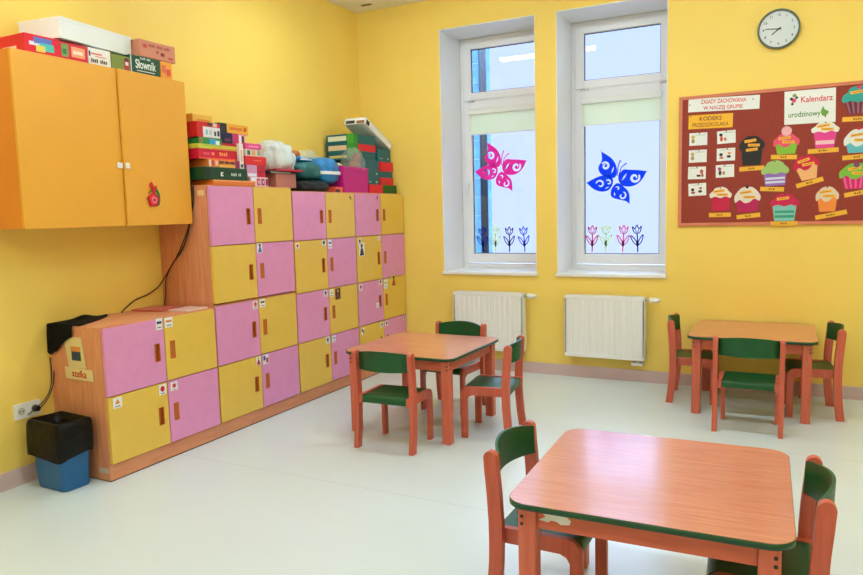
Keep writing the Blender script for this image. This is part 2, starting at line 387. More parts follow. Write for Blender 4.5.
# ------------------------------------------------------------------ radiators
def radiator(x0,x1,z0,z1,label):
    t=thing('radiator',label,'radiator',((x0+x1)/2,-.002,z0),group='radiators under the windows')
    X=T((-(x0+x1)/2,.002,-z0))
    n=int(round((x1-x0-.03)/.05)); xa=x0+.015; p=(x1-x0-.03)/n
    prof=[]
    for k in range(n):
        q=xa+k*p; prof+=[(q,-.1225),(q+p*.30,-.1225),(q+p*.40,-.1265),(q+p*.90,-.1265)]
    prof+=[(x1-.015,-.1225)]
    b=MB(); b.prism(prof+[(x1-.015,-.108),(xa,-.108)],z0+.03,z1-.035,'radiator_white','xy',(),X)
    b.box((x0+.004,-.1275,z1-.036),(x1-.004,-.106,z1-.008),'radiator_white',.004,X); b.box((x0+.004,-.1275,z0),(x1-.004,-.106,z0+.031),'radiator_white',.004,X)
    b.build('front_panel',t)
    MB().box((x0+.01,-.05,z0+.01),(x1-.01,-.036,z1-.02),'radiator_white',.003,X).build('rear_panel',t)
    for xx in ((x0,x0+.004),(x1-.004,x1)): MB().box((xx[0],-.126,z0+.005),(xx[1],-.036,z1-.006),'radiator_white',.0015,X).build('side_cover',t)
    g=MB(); g.box((x0+.002,-.126,z1-.008),(x1-.002,-.036,z1-.005),'radiator_white',xf=X)
    for k in range(int((x1-x0-.04)/.02)): g.box((x0+.02+k*.02,-.122,z1-.005),(x0+.026+k*.02,-.042,z1),'radiator_white',xf=X)
    g.build('top_grille',t)
    v=MB(); v.cyl((x1+.001,-.08,z1-.03),(x1+.03,-.08,z1-.03),.012,.012,'chrome',16,xf=X); v.cyl((x1+.03,-.08,z1-.03),(x1+.04,-.08,z1-.03),.018,.024,'white_gloss',20,xf=X)
    v.cyl((x1+.04,-.08,z1-.03),(x1+.095,-.08,z1-.03),.024,.021,'white_gloss',20,xf=X); v.cyl((x1+.095,-.08,z1-.03),(x1+.118,-.08,z1-.03),.021,.014,'white_gloss',20,xf=X); v.build('thermostat_valve',t)
    w=MB(); w.box((x1-.115,-.10,z0-.05),(x1-.015,-.055,z0-.022),'white_gloss',.008,X)
    for q in (-.092,-.04): w.cyl((x1+q,-.078,z0-.03),(x1+q,-.078,z0+.012),.011,.011,'chrome',14,xf=X); w.cyl((x1+q,-.078,z0-.036),(x1+q,-.001,z0-.036),.009,.009,'chrome',12,xf=X)
    w.build('lower_valve',t)
    k=MB()
    for q in (x0+.1,x1-.13): k.box((q,-.037,z0+.05),(q+.03,.0005,z1-.05),'radiator_white',xf=X)
    k.build('wall_bracket',t)
radiator(1.060,1.757,.207,.757,'white ribbed radiator below the pink butterfly window')
radiator(2.147,2.838,.207,.755,'white ribbed radiator below the blue butterfly window')

# ------------------------------------------------------------------ locker units
D=.481; Y0=-3.517; U=.87625
def sticker(door, ly, lz, w, h, kind, c, c2=None, bg='paper'):
    # ly/lz centre on the door front in locker coordinates
    x=D+.0004-.0; b=MB(); b.box((x,ly-w/2,lz-h/2),(x+.0012,ly+w/2,lz+h/2),bg)
    x1=x+.0012; x2=x1+.0006; c=colour(c); c2=colour(c2 or (60,60,70))
    yy=lambda t:ly+t*w; zz=lambda t:lz+t*h
    if kind=='bar': b.box((x1,yy(-.38),zz(.02)),(x2,yy(.38),zz(.24)),c); b.box((x1,yy(-.3),zz(-.34)),(x2,yy(.3),zz(-.26)),c2)
    elif kind=='tri': b.prism([(yy(-.28),zz(-.1)),(yy(.28),zz(-.1)),(yy(0),zz(.4))],x1,x2,c,'yz'); b.box((x1,yy(-.3),zz(-.38)),(x2,yy(.3),zz(-.3)),c2)
    elif kind=='round':
        b.prism([(yy(.3*math.cos(a*PI/7)),zz(.08+.3*math.sin(a*PI/7))) for a in range(14)],x1,x2,c,'yz'); b.box((x1,yy(-.3),zz(-.4)),(x2,yy(.3),zz(-.33)),c2)
    elif kind=='flower':
        b.prism([(yy((.18+.2*(a%2))*math.cos(a*PI/6)),zz(.08+(.18+.2*(a%2))*math.sin(a*PI/6))) for a in range(12)],x1,x2,c,'yz'); b.box((x1,yy(-.3),zz(-.42)),(x2,yy(.3),zz(-.36)),c2)
    elif kind=='figure':
        b.prism([(yy(-.4),zz(-.45)),(yy(.4),zz(-.45)),(yy(.15),zz(.1)),(yy(-.15),zz(.1))],x1,x2,c,'yz'); b.prism([(yy(.2*math.cos(a*PI/6)),zz(.27+.16*math.sin(a*PI/6))) for a in range(12)],x1,x2,c2,'yz')
    elif kind=='split': b.box((x1,yy(-.42),zz(-.1)),(x2,yy(-.05),zz(.4)),c); b.box((x1,yy(.05),zz(-.4)),(x2,yy(.42),zz(.15)),c2)
    o=b.build('picture_sticker',door); return o
def door(parent, ya, yb, za, zb, m, hinge_left, stickers=()):
    # handle slot sits beside the free edge
    g=.0036; ya+=g; yb-=g; za+=g; zb-=g
    h0=zb-.375*(zb-za); h1=zb-.665*(zb-za)
    if hinge_left: s0,s1=yb-.078,yb-.036
    else: s0,s1=ya+.034,ya+.076
    x0,x1=D-.018,D
    b=MB(); hole=[(s0,h1),(s1,h1),(s1,h0),(s0,h0)]
    b.prism(rrect(ya,za,yb,zb,.003,2),x0,x1,m,'yz',holes=[hole])
    o=b.build('door',parent)
    # angled finger pull let into the slot
    q=MB(); r=.004
    q.prism([(s0-.0,h1),(s1,h1),(s1,h0),(s0,h0)],x0-.0,x1+.0012,'handle_wood','yz',holes=[[(s0+r,h1+r),(s1-r,h1+r),(s1-r,h0-r),(s0+r,h0-r)]])
    deep=x0-.002; A,B=(s0+r,s1-r)
    if hinge_left: pts=[(x1-.002,A),(deep,B),(deep-.003,B),(x1-.006,A)]
    else: pts=[(deep,A),(x1-.002,B),(x1-.006,B),(deep-.003,A)]
    q.prism(pts,h1+r,h0-r,'handle_wood','xy')
    q.build('handle',o)
    for st in stickers:
        fy,fz=st[0],st[1]
        sticker(o, ya+fy*(yb-ya), zb-fz*(zb-za), *st[2:])
    return o
PK,YL='pink_laminate','yellow_laminate'
def unit(label, k, zbot, zs, ztop, doors, plinth=True, lip=0):
    y0=Y0+k*U; y1=y0+U; X0,X1=.004,D-.020
    t=thing('locker_cabinet',label,'locker cabinet',(0,y0,zbot),group='pink and yellow locker cabinets along the wall')
    X=T((0,-y0,-zbot)); e=.0012
    pl=.07
    inner=MB()
    for (a,c) in ((y0+e,y0+.019),(y1-.019,y1-e)):
        MB().box((X0,a,zbot),(X1,c,ztop-.018),'carcass_wood',.0015,X).build('side_panel',t)
    MB().box((X0,y0+e,ztop-.018),(X1+.006,y1-e,ztop),'carcass_wood_y',.0025,X).build('top_panel',t)
    bk=MB(); bk.box((X0,y0+.019,zbot+.002),(X0+.006,y1-.019,ztop-.018),'carcass_wood',xf=X); bk.build('back_panel',t)
    zz=zs[-1]-.006
    MB().box((X0+.006,y0+.019,zz-.014),(X1,y1-.019,zz),'carcass_wood_y',xf=X).build('bottom_panel',t)
    MB().box((X0+.006,(y0+y1)/2-.009,zz),(X1-.001,(y0+y1)/2+.009,ztop-.018),'carcass_wood',xf=X).build('divider',t)
    for z in zs[1:-1]: MB().box((X0+.006,y0+.019,z-.009),(X1-.002,y1-.019,z+.009),'carcass_wood_y',xf=X).build('shelf',t)
    if plinth:
        MB().box((X1-.018,y0+.0195,zbot),(X1,y1-.0195,zs[-1]-.02),'carcass_wood_y',.001,X).build('plinth',t); MB().box((X0,y0+e,zbot),(X1+.003,y1-e,zbot+.005),'dark_gap',xf=X).build('shadow_strip',t)  # dark strip stands in for the shadow line between cabinet and floor
    ym=(y0+y1)/2
    for (col,row,m,st) in doors:
        a,c=((y0+.004,ym),(ym,y1-.004))[col]
        o=door(t,a,c,zs[row+1],zs[row],m,col==0,st)
        o.data.transform(X)
        for ch in o.children: ch.data.transform(X)
    return t
Wd='carcass_wood'
S=(.045,.055)
RED,NAVY,ORG,BLK=(200,30,40),(30,50,90),(225,130,50),(40,36,40)
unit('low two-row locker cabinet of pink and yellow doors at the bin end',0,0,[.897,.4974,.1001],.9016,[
 (0,0,PK,[(.925,.075,.048,.07,'bar',NAVY)]),(1,0,YL,[(.085,.075,.06,.062,'bar',ORG)]),
 (0,1,YL,[(.14,.10,.06,.06,'tri',ORG),(.91,.10,.055,.062,'round',RED)]),(1,1,PK,[(.11,.10,.055,.055,'flower',RED)])])
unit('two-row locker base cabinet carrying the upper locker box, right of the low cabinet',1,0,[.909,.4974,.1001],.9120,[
 (0,0,PK,[(.92,.085,.05,.06,'round',(220,90,90))]),(1,0,YL,[(.09,.075,.055,.06,'bar',BLK)]),
 (0,1,YL,[(.93,.09,.05,.062,'figure',RED,(230,200,60))]),(1,1,PK,[(.10,.10,.062,.07,'split',(60,90,170),(190,70,80))])])
unit('upper two-row locker box stacked on the base cabinet, beside the orange wall cabinet',1,.9128,[1.7195,1.316,.922],1.7241,[
 (0,0,PK,[]),(1,0,YL,[]),(0,1,YL,[]),(1,1,PK,[(.09,.085,.055,.07,'figure',(70,110,170),BLK)])],plinth=False)
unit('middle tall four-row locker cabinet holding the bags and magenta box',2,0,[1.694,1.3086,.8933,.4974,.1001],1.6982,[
 (0,0,PK,[]),(1,0,YL,[(.86,.10,.03,.045,'split',BLK,BLK,'yellow_laminate')]),
 (0,1,YL,[(.08,.09,.045,.045,'round',RED),(.90,.07,.05,.05,'round',BLK)]),(1,1,PK,[(.09,.10,.05,.075,'bar',(90,120,160))]),
 (0,2,PK,[(.89,.08,.05,.055,'round',(60,70,120))]),(1,2,YL,[(.08,.10,.05,.06,'tri',(150,160,170)),(.29,.14,.075,.095,'figure',(110,60,40),(190,130,90),'dark_gap')]),
 (0,3,YL,[(.90,.08,.05,.06,'round',(90,100,120))]),(1,3,PK,[(.09,.09,.05,.06,'bar',(150,170,190))])])
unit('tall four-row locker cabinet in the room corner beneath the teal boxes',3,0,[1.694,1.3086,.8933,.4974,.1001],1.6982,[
 (0,0,PK,[(.88,.10,.035,.045,'round',(140,20,50),None,'pink_laminate')]),(1,0,YL,[]),
 (0,1,YL,[(.12,.10,.045,.055,'round',BLK),(.19,.28,.09,.12,'figure',BLK,(60,70,60)),(.90,.07,.045,.04,'tri',RED)]),(1,1,PK,[]),
 (0,2,PK,[(.10,.10,.05,.06,'round',(140,40,60)),(.90,.06,.05,.05,'round',BLK),(.76,.61,.05,.05,'tri',(230,190,200))]),
 (1,2,YL,[(.11,.13,.065,.09,'bar',(210,200,90),(200,200,120)),(.46,.08,.09,.11,'figure',(190,60,50),BLK,'yellow_laminate')]),
 (0,3,YL,[(.12,.11,.05,.06,'split',BLK,(120,120,120)),(.90,.09,.05,.05,'round',(120,110,90))]),(1,3,PK,[(.09,.09,.05,.05,'round',BLK),(.90,.08,.04,.04,'round',BLK)])])
# stickers on cabinet sides
mat('label_cream',(226,206,150),.6)
t=thing('cabinet_sign','cream plywood sign reading szafka on the low cabinet end','sign',(.27,Y0-.0005,.70))
b=MB(); X=T((-.27,.0,-.70))
b.prism([(.178,.655),(.328,.658),(.300,.838),(.150,.834)],-.004,0,'label_cream','xz',(),X); b.build('picture_board',t)
b=MB(); b.box((.212,-.0055,.700),(.290,-.004,.753),colour((20,60,86)),xf=X); b.box((.207,-.0052,.753),(.290,-.004,.782),colour((224,140,60)),xf=X); b.build('picture',t)
b=MB(); b.prism([(.148,.590),(.388,.585),(.388,.652),(.143,.660)],-.007,-.0042,'label_cream','xz',(),X)
b.text('szafka',.058,colour((196,44,34)),T((0,-.0075,-.079)) @ BACKW @ Matrix.Rotation(-.03,4,'Z'),.0006,width=.125); b.build('name_strip',t)
tag(MB().box((.37,Y0-.0012,.048),(.455,Y0-.0002,.078),colour((210,190,170))).build('tape_strip'),'whitish tape strip at the foot of the low cabinet end','tape')
tag(MB().box((.385,Y0+U-.0004,1.655),(.445,Y0+U+.0008,1.69),colour((235,205,150))).build('paper_tag'),'small pale paper tag high on the upper locker side','tag')

# ------------------------------------------------------------------ orange wall cabinet
CX=.333; CY0,CY1=-3.83,-2.6665; CZ0,CZ1=1.4695,2.395
t=thing('wall_cabinet','orange two-door cabinet hung on the wall with boxes on top','cabinet',(0,CY0,CZ0))
X=T((0,-CY0,-CZ0))
for a,c in ((CY0,CY0+.018),(CY1-.018,CY1)): MB().box((.002,a,CZ0),(CX,c,CZ1),'cabinet_side',.001,X).build('side_panel',t)
MB().box((.002,CY0+.018,CZ1-.018),(CX,CY1-.018,CZ1),'cabinet_side',xf=X).build('top_panel',t)
MB().box((.002,CY0+.018,CZ0),(CX,CY1-.018,CZ0+.018),'cabinet_side',xf=X).build('bottom_panel',t)
MB().box((.002,CY0+.018,CZ0+.018),(.008,CY1-.018,CZ1-.018),'cabinet_side',xf=X).build('back_panel',t)
MB().box((.008,CY0+.018,1.93),(CX-.01,CY1-.018,1.948),'cabinet_side',xf=X).build('shelf',t)
ym=CY0+.637
dl=MB().box((CX+.001,CY0,CZ0),(CX+.019,ym-.002,CZ1),'cabinet_orange',.0015,X).build('door',t)
MB().box((CX+.0195,ym-.040,1.812),(CX+.027,ym-.004,1.846),'white_gloss',.003,X).build('latch',dl)
W2=CY1-ym-.002
dr=MB().box((0,-W2,0),(.018,0,CZ1-CZ0),'cabinet_orange',.0015).build('door',t)
dr.location=(CX+.002,CY1-CY0,0); dr.rotation_euler=(0,0,math.radians(1.5))
MB().box((.0185,-W2+.004,.342),(.026,-W2+.034,.376),'white_gloss',.003).build('latch',dr)
# cherry ornament on the right door
tt=thing('flower_ornament','red rose and green leaf ornament stuck on the orange cabinet door','ornament',(.3645,-2.995,1.59),(PI/2,0,PI/2+math.radians(1.5)))
m_=MB()
for r,z0,z1,c in ((.043,.002,.007,(200,16,40)),(.031,.0071,.011,(232,60,80)),(.019,.0111,.015,(250,130,140)),(.009,.0151,.018,(190,16,36))):
    m_.prism([(r*(1+.1*math.sin(5*a*PI/12))*math.cos(a*PI/12),.035+r*(1+.1*math.sin(5*a*PI/12))*math.sin(a*PI/12)) for a in range(24)],z0,z1,colour(c),'xy')
m_.build('rose',tt)
MB().prism(smoothloop([(.040,.0),(.054,.03),(.052,.075),(.030,.112),(.012,.118),(.030,.085),(.044,.05)],4),.002,.006,colour((30,120,60)),'xy').build('leaf',tt)
MB().prism(smoothloop([(-.028,.130),(-.012,.105),(.004,.075),(.022,.100),(.030,.125),(.008,.118),(-.008,.145)],4),.0072,.011,colour((206,30,40)),'xy').build('bud',tt)
MB().ribbon([(-.035,.075),(-.015,.09),(.005,.108)],.004,.004,.007,'ink').build('stem',tt)

# ------------------------------------------------------------------ boxes and games
def gbox(name,label,cat,x0,x1,y0,y1,z0,z1,base,group,panels=(),texts=(),rz=0,bev=.003,rx=0):
    # panels: (face,u0,v0,u1,v1,colour); faces F (+X) and S (-Y), u and v run 0..1; texts: (face,body,u,v,height,width,colour)
    cx,cy=(x0+x1)/2,(y0+y1)/2; hx,hy=(x1-x0)/2,(y1-y0)/2; h=z1-z0
    b=MB(); b.box((-hx,-hy,0),(hx,hy,h),colour(base),min(bev,h*.2))
    for k_,(f,u0,v0,u1,v1,c) in enumerate(panels):
        e=.0007+.0004*k_
        if f=='F': b.box((hx-.0005,-hy+u0*2*hy,v0*h),(hx+e,-hy+u1*2*hy,v1*h),colour(c))
        elif f=='S': b.box((-hx+u0*2*hx,-hy-e,v0*h),(-hx+u1*2*hx,-hy+.0005,v1*h),colour(c))
        else: b.box((-hx+u0*2*hx,-hy+v0*2*hy,h-.0005),(-hx+u1*2*hx,-hy+v1*2*hy,h+e),colour(c))
    for f,body,u,v,hh,ww,c in texts:
        tz=.0012+.0004*len(panels)
        if f=='F': X=T((hx+tz,-hy+u*2*hy,v*h)) @ FRONT
        else: X=T((-hx+u*2*hx,-hy-tz,v*h)) @ SIDE
        if body!='Słownik':                       # print too small and blurred to read: rows of short strokes
            n_=max(4,int(len(body)*.9)); st=ww/n_
            for q in range(n_):
                if q%5==4: continue
                top_=hh*(.30 if q%3 else .42); b.box((-ww/2+q*st,-hh*.28,-.0003),(-ww/2+q*st+st*.62,top_,.0004),colour(c),xf=X)
            continue
        b.text(body,hh,colour(c),X,.0004,width=ww)
    o=b.build(name); o.location=(cx,cy,z0); o.rotation_euler=(rx,0,rz)
    return tag(o,label,cat,group)
G1='games and boxes on the orange wall cabinet'
Z=CZ1+.0005
gbox('game_box','red game box with an oval picture at the left end of the orange cabinet','box',.05,.335,-3.735,-3.53,Z,Z+.098,(222,16,46),G1,
 [('F',.12,.42,.55,.62,(220,220,235)),('F',.25,.55,.75,.88,(90,110,190)),('F',.40,.20,.80,.60,(70,190,180)),('F',.30,.12,.55,.45,(230,210,80)),('S',.35,.2,.75,.38,(240,225,220)),('S',.30,.06,.72,.15,(60,40,60))])
gbox('game_box','red game box with a green picture and peach label, under the white box','box',.05,.333,-3.528,-3.36,Z,Z+.093,(214,20,50),G1,
 [('F',.02,.15,.28,.9,(120,150,80)),('F',.05,.3,.2,.6,(30,120,60)),('F',.38,.22,.88,.82,(240,160,120)),('F',.44,.4,.8,.6,(250,220,200))])
gbox('book_box','white book box with dark lettering between a red and a green game','box',.05,.333,-3.356,-3.208,Z,Z+.095,(236,232,224),G1,
 [('F',.1,.62,.6,.72,(230,120,120)),('F',.3,.5,.8,.56,(230,150,140)),('F',.02,.5,.08,.8,(40,60,70))],[('F','liczenie-gra',.5,.24,.03,.12,(50,46,50))])
gbox('game_box','olive green game box with a red figure, left of the dictionary','box',.05,.333,-3.204,-3.072,Z,Z+.088,(122,138,50),G1,
 [('F',.68,.05,.95,.9,(180,60,50)),('F',.74,.4,.9,.62,(240,220,220)),('F',.70,.7,.92,.85,(50,40,50))])
gbox('dictionary','dark green dictionary lettered Słownik lying on the orange cabinet','book',.05,.333,-3.068,-2.842,Z,Z+.109,(10,72,46),G1,
 [('F',.0,.03,.03,.97,(220,225,220)),('F',.2,.16,.8,.20,(225,235,225))],[('F','Słownik',.5,.52,.075,.155,(232,240,236)),('F','obrazkowy',.5,.87,.018,.08,(200,215,205))],bev=.004)
gbox('game_box','small orange box with red marks at the right end of the orange cabinet','box',.05,.333,-2.838,-2.745,Z,Z+.108,(240,158,40),G1,
 [('F',.1,.35,.45,.8,(220,110,70)),('F',.5,.2,.85,.6,(225,80,60))])
t=thing('storage_box','long plain white box lying on the red games and books','box',(.165,-3.29,Z+.1095),(0,0,.13),group=G1)
MB().box((-.150,-.265,0),(.150,.265,.112),'paper',.003).build('box_body',t)
b=MB(); b.box((-.1515,-.2665,.1122),(.1515,.2665,.1145),'paper',.001); b.box((.1502,-.2665,.100),(.1515,.2665,.1140),'paper'); b.box((-.1515,-.2668,.100),(.1515,-.2652,.1140),'paper'); b.build('lid_flap',t)
gbox('carton','brown cardboard box with small red marks on the dictionary','box',.04,.335,-2.995,-2.712,Z+.1105,Z+.215,(208,134,104),G1,
 [('F',.1,.55,.2,.75,(216,60,50)),('F',.46,.36,.52,.5,(170,50,50)),('F',.58,.25,.68,.45,(150,20,40)),('F',.8,.15,.92,.28,(216,70,60))],
 [('F','KLOCKI DREWNIANE',.55,.72,.026,.17,(180,80,70))],bev=.003)
G2='games stacked on the upper locker box'
a=1.7246
gbox('board','thin orange wooden board at the very bottom of the left game stack','board',.12,.47,-2.575,-2.16,a,a+.036,(226,122,44),G2,[('F',0,.7,1,1,(240,160,90))])
gbox('game_box','big dark green game box with a white emblem, low in the left stack','box',.08,.445,-2.625,-2.21,a+.037,a+.122,(10,66,38),G2,
 [('F',.36,.30,.42,.62,(225,235,225)),('F',.0,.1,.12,.9,(20,40,40)),('F',.39,.40,.43,.52,(10,66,38))],[('F','monopole',.72,.45,.03,.10,(210,225,215))])
gbox('game_box','orange game box with black lettering between the green and red games','box',.10,.425,-2.56,-2.266,a+.123,a+.176,(228,130,60),G2,
 [('F',0,.1,.07,.9,(240,215,200)),('F',.1,.2,.16,.85,(220,60,50)),('F',.2,.2,.28,.85,(240,190,160)),('F',.32,.05,.85,.35,(250,190,80)),('F',.86,0,1,1,(150,30,90))],[('F','domino obrazkowe',.58,.65,.026,.15,(50,20,40))])
gbox('game_box','wide red game box above the orange lettered one','box',.08,.402,-2.625,-2.235,a+.177,a+.245,(206,18,52),G2,
 [('F',0,.0,1,.16,(240,90,60)),('F',.30,.4,.37,.7,(250,130,100)),('F',.10,.4,.26,.65,(230,80,110))],[('F','memory',.62,.55,.035,.10,(250,170,90))])
gbox('game_box','flat lime yellow game box in the middle of the left stack','box',.08,.402,-2.625,-2.19,a+.246,a+.277,(206,200,64),G2,[('F',.3,.0,.9,.35,(225,150,50)),('F',.1,.55,.5,.95,(170,190,70))])
gbox('game_box','flat green and blue game box beneath the red and white one','box',.08,.362,-2.575,-2.362,a+.278,a+.325,(30,140,70),G2,[('F',.45,.1,.72,.9,(60,160,220)),('F',.72,.1,.9,.7,(230,240,245)),('F',0,.2,.15,.9,(150,120,70))])
gbox('game_box','red and white game box near the top of the left stack','box',.10,.362,-2.585,-2.37,a+.326,a+.430,(206,34,40),G2,
 [('F',.24,.02,.98,.70,(226,228,236)),('F',.36,.2,.44,.5,(120,190,210)),('F',.52,.2,.62,.5,(190,200,200)),('F',.72,.15,.8,.45,(60,60,70)),('F',.86,.15,.95,.5,(70,60,60)),('F',.45,.76,.62,.98,(80,60,60)),('F',.68,.74,.85,.98,(230,200,190))])
gbox('game_box','flat pale orange box, topmost behind the wall cabinet corner','box',.03,.24,-2.50,-2.31,a+.431,a+.50,(236,190,76),G2,[('F',.2,.35,.85,.5,(226,140,50))])
gbox('book','flat crimson booklet under the navy and pink boxes','book',.06,.34,-2.345,-2.09,a+.278,a+.305,(190,16,50),G2)
gbox('game_box','small navy box between the red and white and pink boxes','box',.10,.342,-2.346,-2.229,a+.306,a+.378,(28,30,66),G2,[('F',.3,.2,.8,.45,(120,40,90))])
gbox('game_box','small light pink box with a black mark beneath the orange flat box','box',.10,.342,-2.226,-2.10,a+.306,a+.378,(236,150,190),G2,[('F',0,0,.45,1,(206,50,110)),('F',.72,.15,.9,.85,(60,40,60)),('F',.5,.1,.7,.9,(240,220,230))])
gbox('game_box','small dark green box standing beside the orange flat box on top','box',.10,.342,-2.356,-2.284,a+.379,a+.444,(26,50,50),G2,[('F',.2,.3,.8,.7,(60,40,70))])
gbox('game_box','flat yellow-orange box on the very top of the pink and navy boxes','box',.08,.342,-2.28,-2.06,a+.379,a+.445,(240,170,50),G2,[('F',.12,.35,.7,.65,(226,120,40)),('F',.78,.3,.9,.75,(206,80,40))])
gbox('card_box','slim white upright card box leaning before the red game','box',.4045,.428,-2.262,-2.222,a+.123,a+.30,(228,222,218),G2,[('F',.25,.05,.75,.18,(30,30,60)),('F',.3,.3,.7,.75,(220,170,140))],bev=.001)
G3='games on the right half of the upper locker box'
gbox('game_box','white and purple patterned box, bottom of the small right stack','box',.10,.42,-2.152,-1.955,a,a+.070,(232,200,206),G3,
 [('F',.05,.5,.3,.95,(240,240,250)),('F',.36,.15,.52,.85,(200,60,90)),('F',.42,.35,.48,.65,(240,220,220)),('F',.6,.15,.76,.85,(150,40,100)),('F',.66,.35,.72,.65,(240,220,220)),('F',.84,.15,.97,.85,(170,40,90))])
gbox('game_box','lilac box beside the crimson one in the small right stack','box',.12,.402,-2.165,-2.053,a+.071,a+.158,(206,150,190),G3,[('F',.1,.05,.9,.3,(230,230,245))])
gbox('game_box','crimson box beside the lilac one in the small right stack','box',.12,.402,-2.051,-1.962,a+.071,a+.158,(196,16,50),G3,[('F',0,.45,1,.52,(120,10,30))])
gbox('game_box','bright red wide box above the lilac and crimson boxes','box',.08,.402,-2.182,-1.945,a+.159,a+.222,(222,36,40),G3,[('F',.4,.45,.75,.6,(240,110,90))])
gbox('game_box','white box with colourful pictures beneath the flat pink one','box',.12,.382,-2.146,-1.974,a+.223,a+.273,(226,214,200),G3,[('F',.1,.2,.28,.85,(60,100,80)),('F',.38,.2,.62,.9,(220,170,110)),('F',.72,.2,.94,.9,(150,160,130))])
gbox('game_box','flat hot pink box, topmost of the small right stack','box',.12,.382,-2.145,-1.972,a+.274,a+.317,(232,80,150),G3,[('F',.2,.35,.8,.6,(246,150,190))])
gbox('carton','brown-pink cardboard box under the white plastic bag','box',.08,.42,-1.865,-1.622,a,a+.110,(186,116,100),G3,[('F',0,.9,1,1,(150,90,80))])
gbox('folder','dark green flat folder on the brown-pink cardboard box','folder',.07,.43,-1.925,-1.70,a+.1105,a+.125,(40,66,60),G3,[('F',0,0,1,.3,(190,190,180))],rz=-.04)
gbox('folder','crimson flat folder lying on the dark green folder','folder',.08,.45,-1.86,-1.565,a+.1255,a+.139,(196,22,60),G3,rz=-.10)
# soft things
def blob(name,label,cat,c,r,m,seed=0,rough=.12,flat=.0,n=28,group=None,freq=2.4,knot=False):
    from mathutils import noise
    bm=bmesh.new(); bmesh.ops.create_icosphere(bm,subdivisions=4,radius=1)
    for v in bm.verts:
        d=v.co.copy(); k=1+rough*noise.noise(d*freq+Vector((seed,seed*2,0)))+rough*.45*noise.noise(d*freq*2.7+Vector((seed,0,5)))
        e=lambda x:math.copysign(abs(x)**.8,x)
        v.co=Vector((e(d.x)*r[0]*k,e(d.y)*r[1]*k,e(d.z)*r[2]*k))
        if v.co.z<-r[2]*flat: v.co.z=-r[2]*flat
    z=min(v.co.z for v in bm.verts)
    for v in bm.verts: v.co.z-=z
    b=MB(); b.bm(bm,m,None,True); o=b.build(name); o.location=c
    return tag(o,label,cat,group)
blob('plastic_bag','crumpled white plastic bag on the crimson folder','bag',(.25,-1.68,a+.1395),(.15,.16,.135),'white_film',3,.22,.7)
G4='bags on the middle locker cabinet'
b4=1.6987
mat('bag_teal',(16,92,92),.5,var=.3,vscale=18,bump=.6,bscale=30); mat('bag_blue',(30,130,200),.4,var=.35,vscale=12,bump=.6,bscale=26); mat('cream_plush',(206,200,160),.8,var=.12,vscale=20); mat('bag_dark',(14,24,30),.6,var=.2,bump=.6,bscale=30)
blob('holdall','black cloth bag lying under the blue bags','bag',(.26,-1.335,b4),(.19,.235,.062),'bag_dark',9,.12,.75,group=G4)
blob('pouch','dark teal pouch with a loose strap on the black bag','bag',(.30,-1.38,b4+.103),(.13,.150,.085),'bag_teal',5,.10,.75,group=G4)
t=thing('sports_bag','bright blue bag with a white stripe beside the dark teal pouch','bag',(.28,-1.085,b4+.062),group=G4)
from mathutils import noise
bm=bmesh.new(); bmesh.ops.create_icosphere(bm,subdivisions=4,radius=1)
for v in bm.verts:
    d=v.co.copy(); e=lambda x:math.copysign(abs(x)**.7,x); k=1+.06*noise.noise(d*3)
    v.co=Vector((e(d.x)*.13*k,e(d.y)*.155*k,.122+e(d.z)*.116*k))
MB().bm(bm,'bag_blue',None,True).build('bag_body',t)
sb=MB(); n_=20; vs=[];fs=[]
for i in range(n_+1):
    yy=-.145+.29*i/n_; xx=.130*math.sqrt(max(0,1-(yy/.165)**4))+.006
    vs+=[(xx,yy,.09),(xx,yy,.117),(xx-.012,yy,.117),(xx-.012,yy,.09)]
for i in range(n_):
    for q in range(4): fs.append((i*4+q,i*4+(q+1)%4,i*4+4+(q+1)%4,i*4+4+q))
sb.add(vs,fs,'paper'); sb.build('stripe',t)
t=thing('pencil_case','small striped blue and white case on the dark teal pouch','case',(.29,-1.40,b4+.250),group=G4)
MB().box((-.07,-.085,0),(.07,.085,.035),'bag_blue',.012,seg=3).build('case_body',t)
b=MB(); b.box((.0695,-.075,.010),(.0712,.075,.017),'paper'); b.box((.0695,-.06,.022),(.0712,.03,.028),'paper'); b.build('stripe',t)
o=blob('doll_head','small brown haired doll head on the striped case','doll',(.27,-1.43,b4+.2855),(.035,.045,.032),'handle_wood',2,.15,.8)
blob('plush_toy','cream plush toy behind the bright blue bag','toy',(.075,-1.02,b4+.0),(.065,.21,.212),'cream_plush',6,.10,.8)
gbox('game_box','thin coral box under the bright blue bag','box',.20,.43,-1.095,-.985,b4,b4+.046,(240,96,70),G4,[('F',0,0,.55,.55,(50,20,20))])
t=thing('storage_bin','plain magenta box beside the bright blue bag','box',(.28,-.765,b4))
b=MB(); b.prism(rrect(-.15,-.200,.15,.200,.006,2),0,.222,'c_m' if False else colour((196,20,130)),'xy',holes=[rrect(-.143,-.193,.143,.193,.005,2)]); b.box((-.145,-.195,.001),(.145,.195,.008),colour((196,20,130))); b.build('box_body',t)
b=MB(); b.prism(rrect(-.154,-.204,.154,.204,.008,2),.208,.226,colour((206,30,140)),'xy',holes=[rrect(-.1505,-.2005,.1505,.2005,.006,2)]); b.build('rim',t)
t=thing('toy_bag','clear plastic bag with a brown teddy in the magenta box','bag',(.32,-.655,b4+.075))
bm=bmesh.new(); bmesh.ops.create_icosphere(bm,subdivisions=4,radius=1)
for v in bm.verts:
    d=v.co.copy(); k=1+.12*noise.noise(d*2.5+Vector((4,0,0))); v.co=Vector((d.x*.115*k,d.y*.108*k,.175+d.z*.17*k))
MB().bm(bm,'clear_film',None,True).build('bag_film',t)
mat('teddy_brown',(140,84,60),.9,var=.15,vscale=30)
bt=MB()
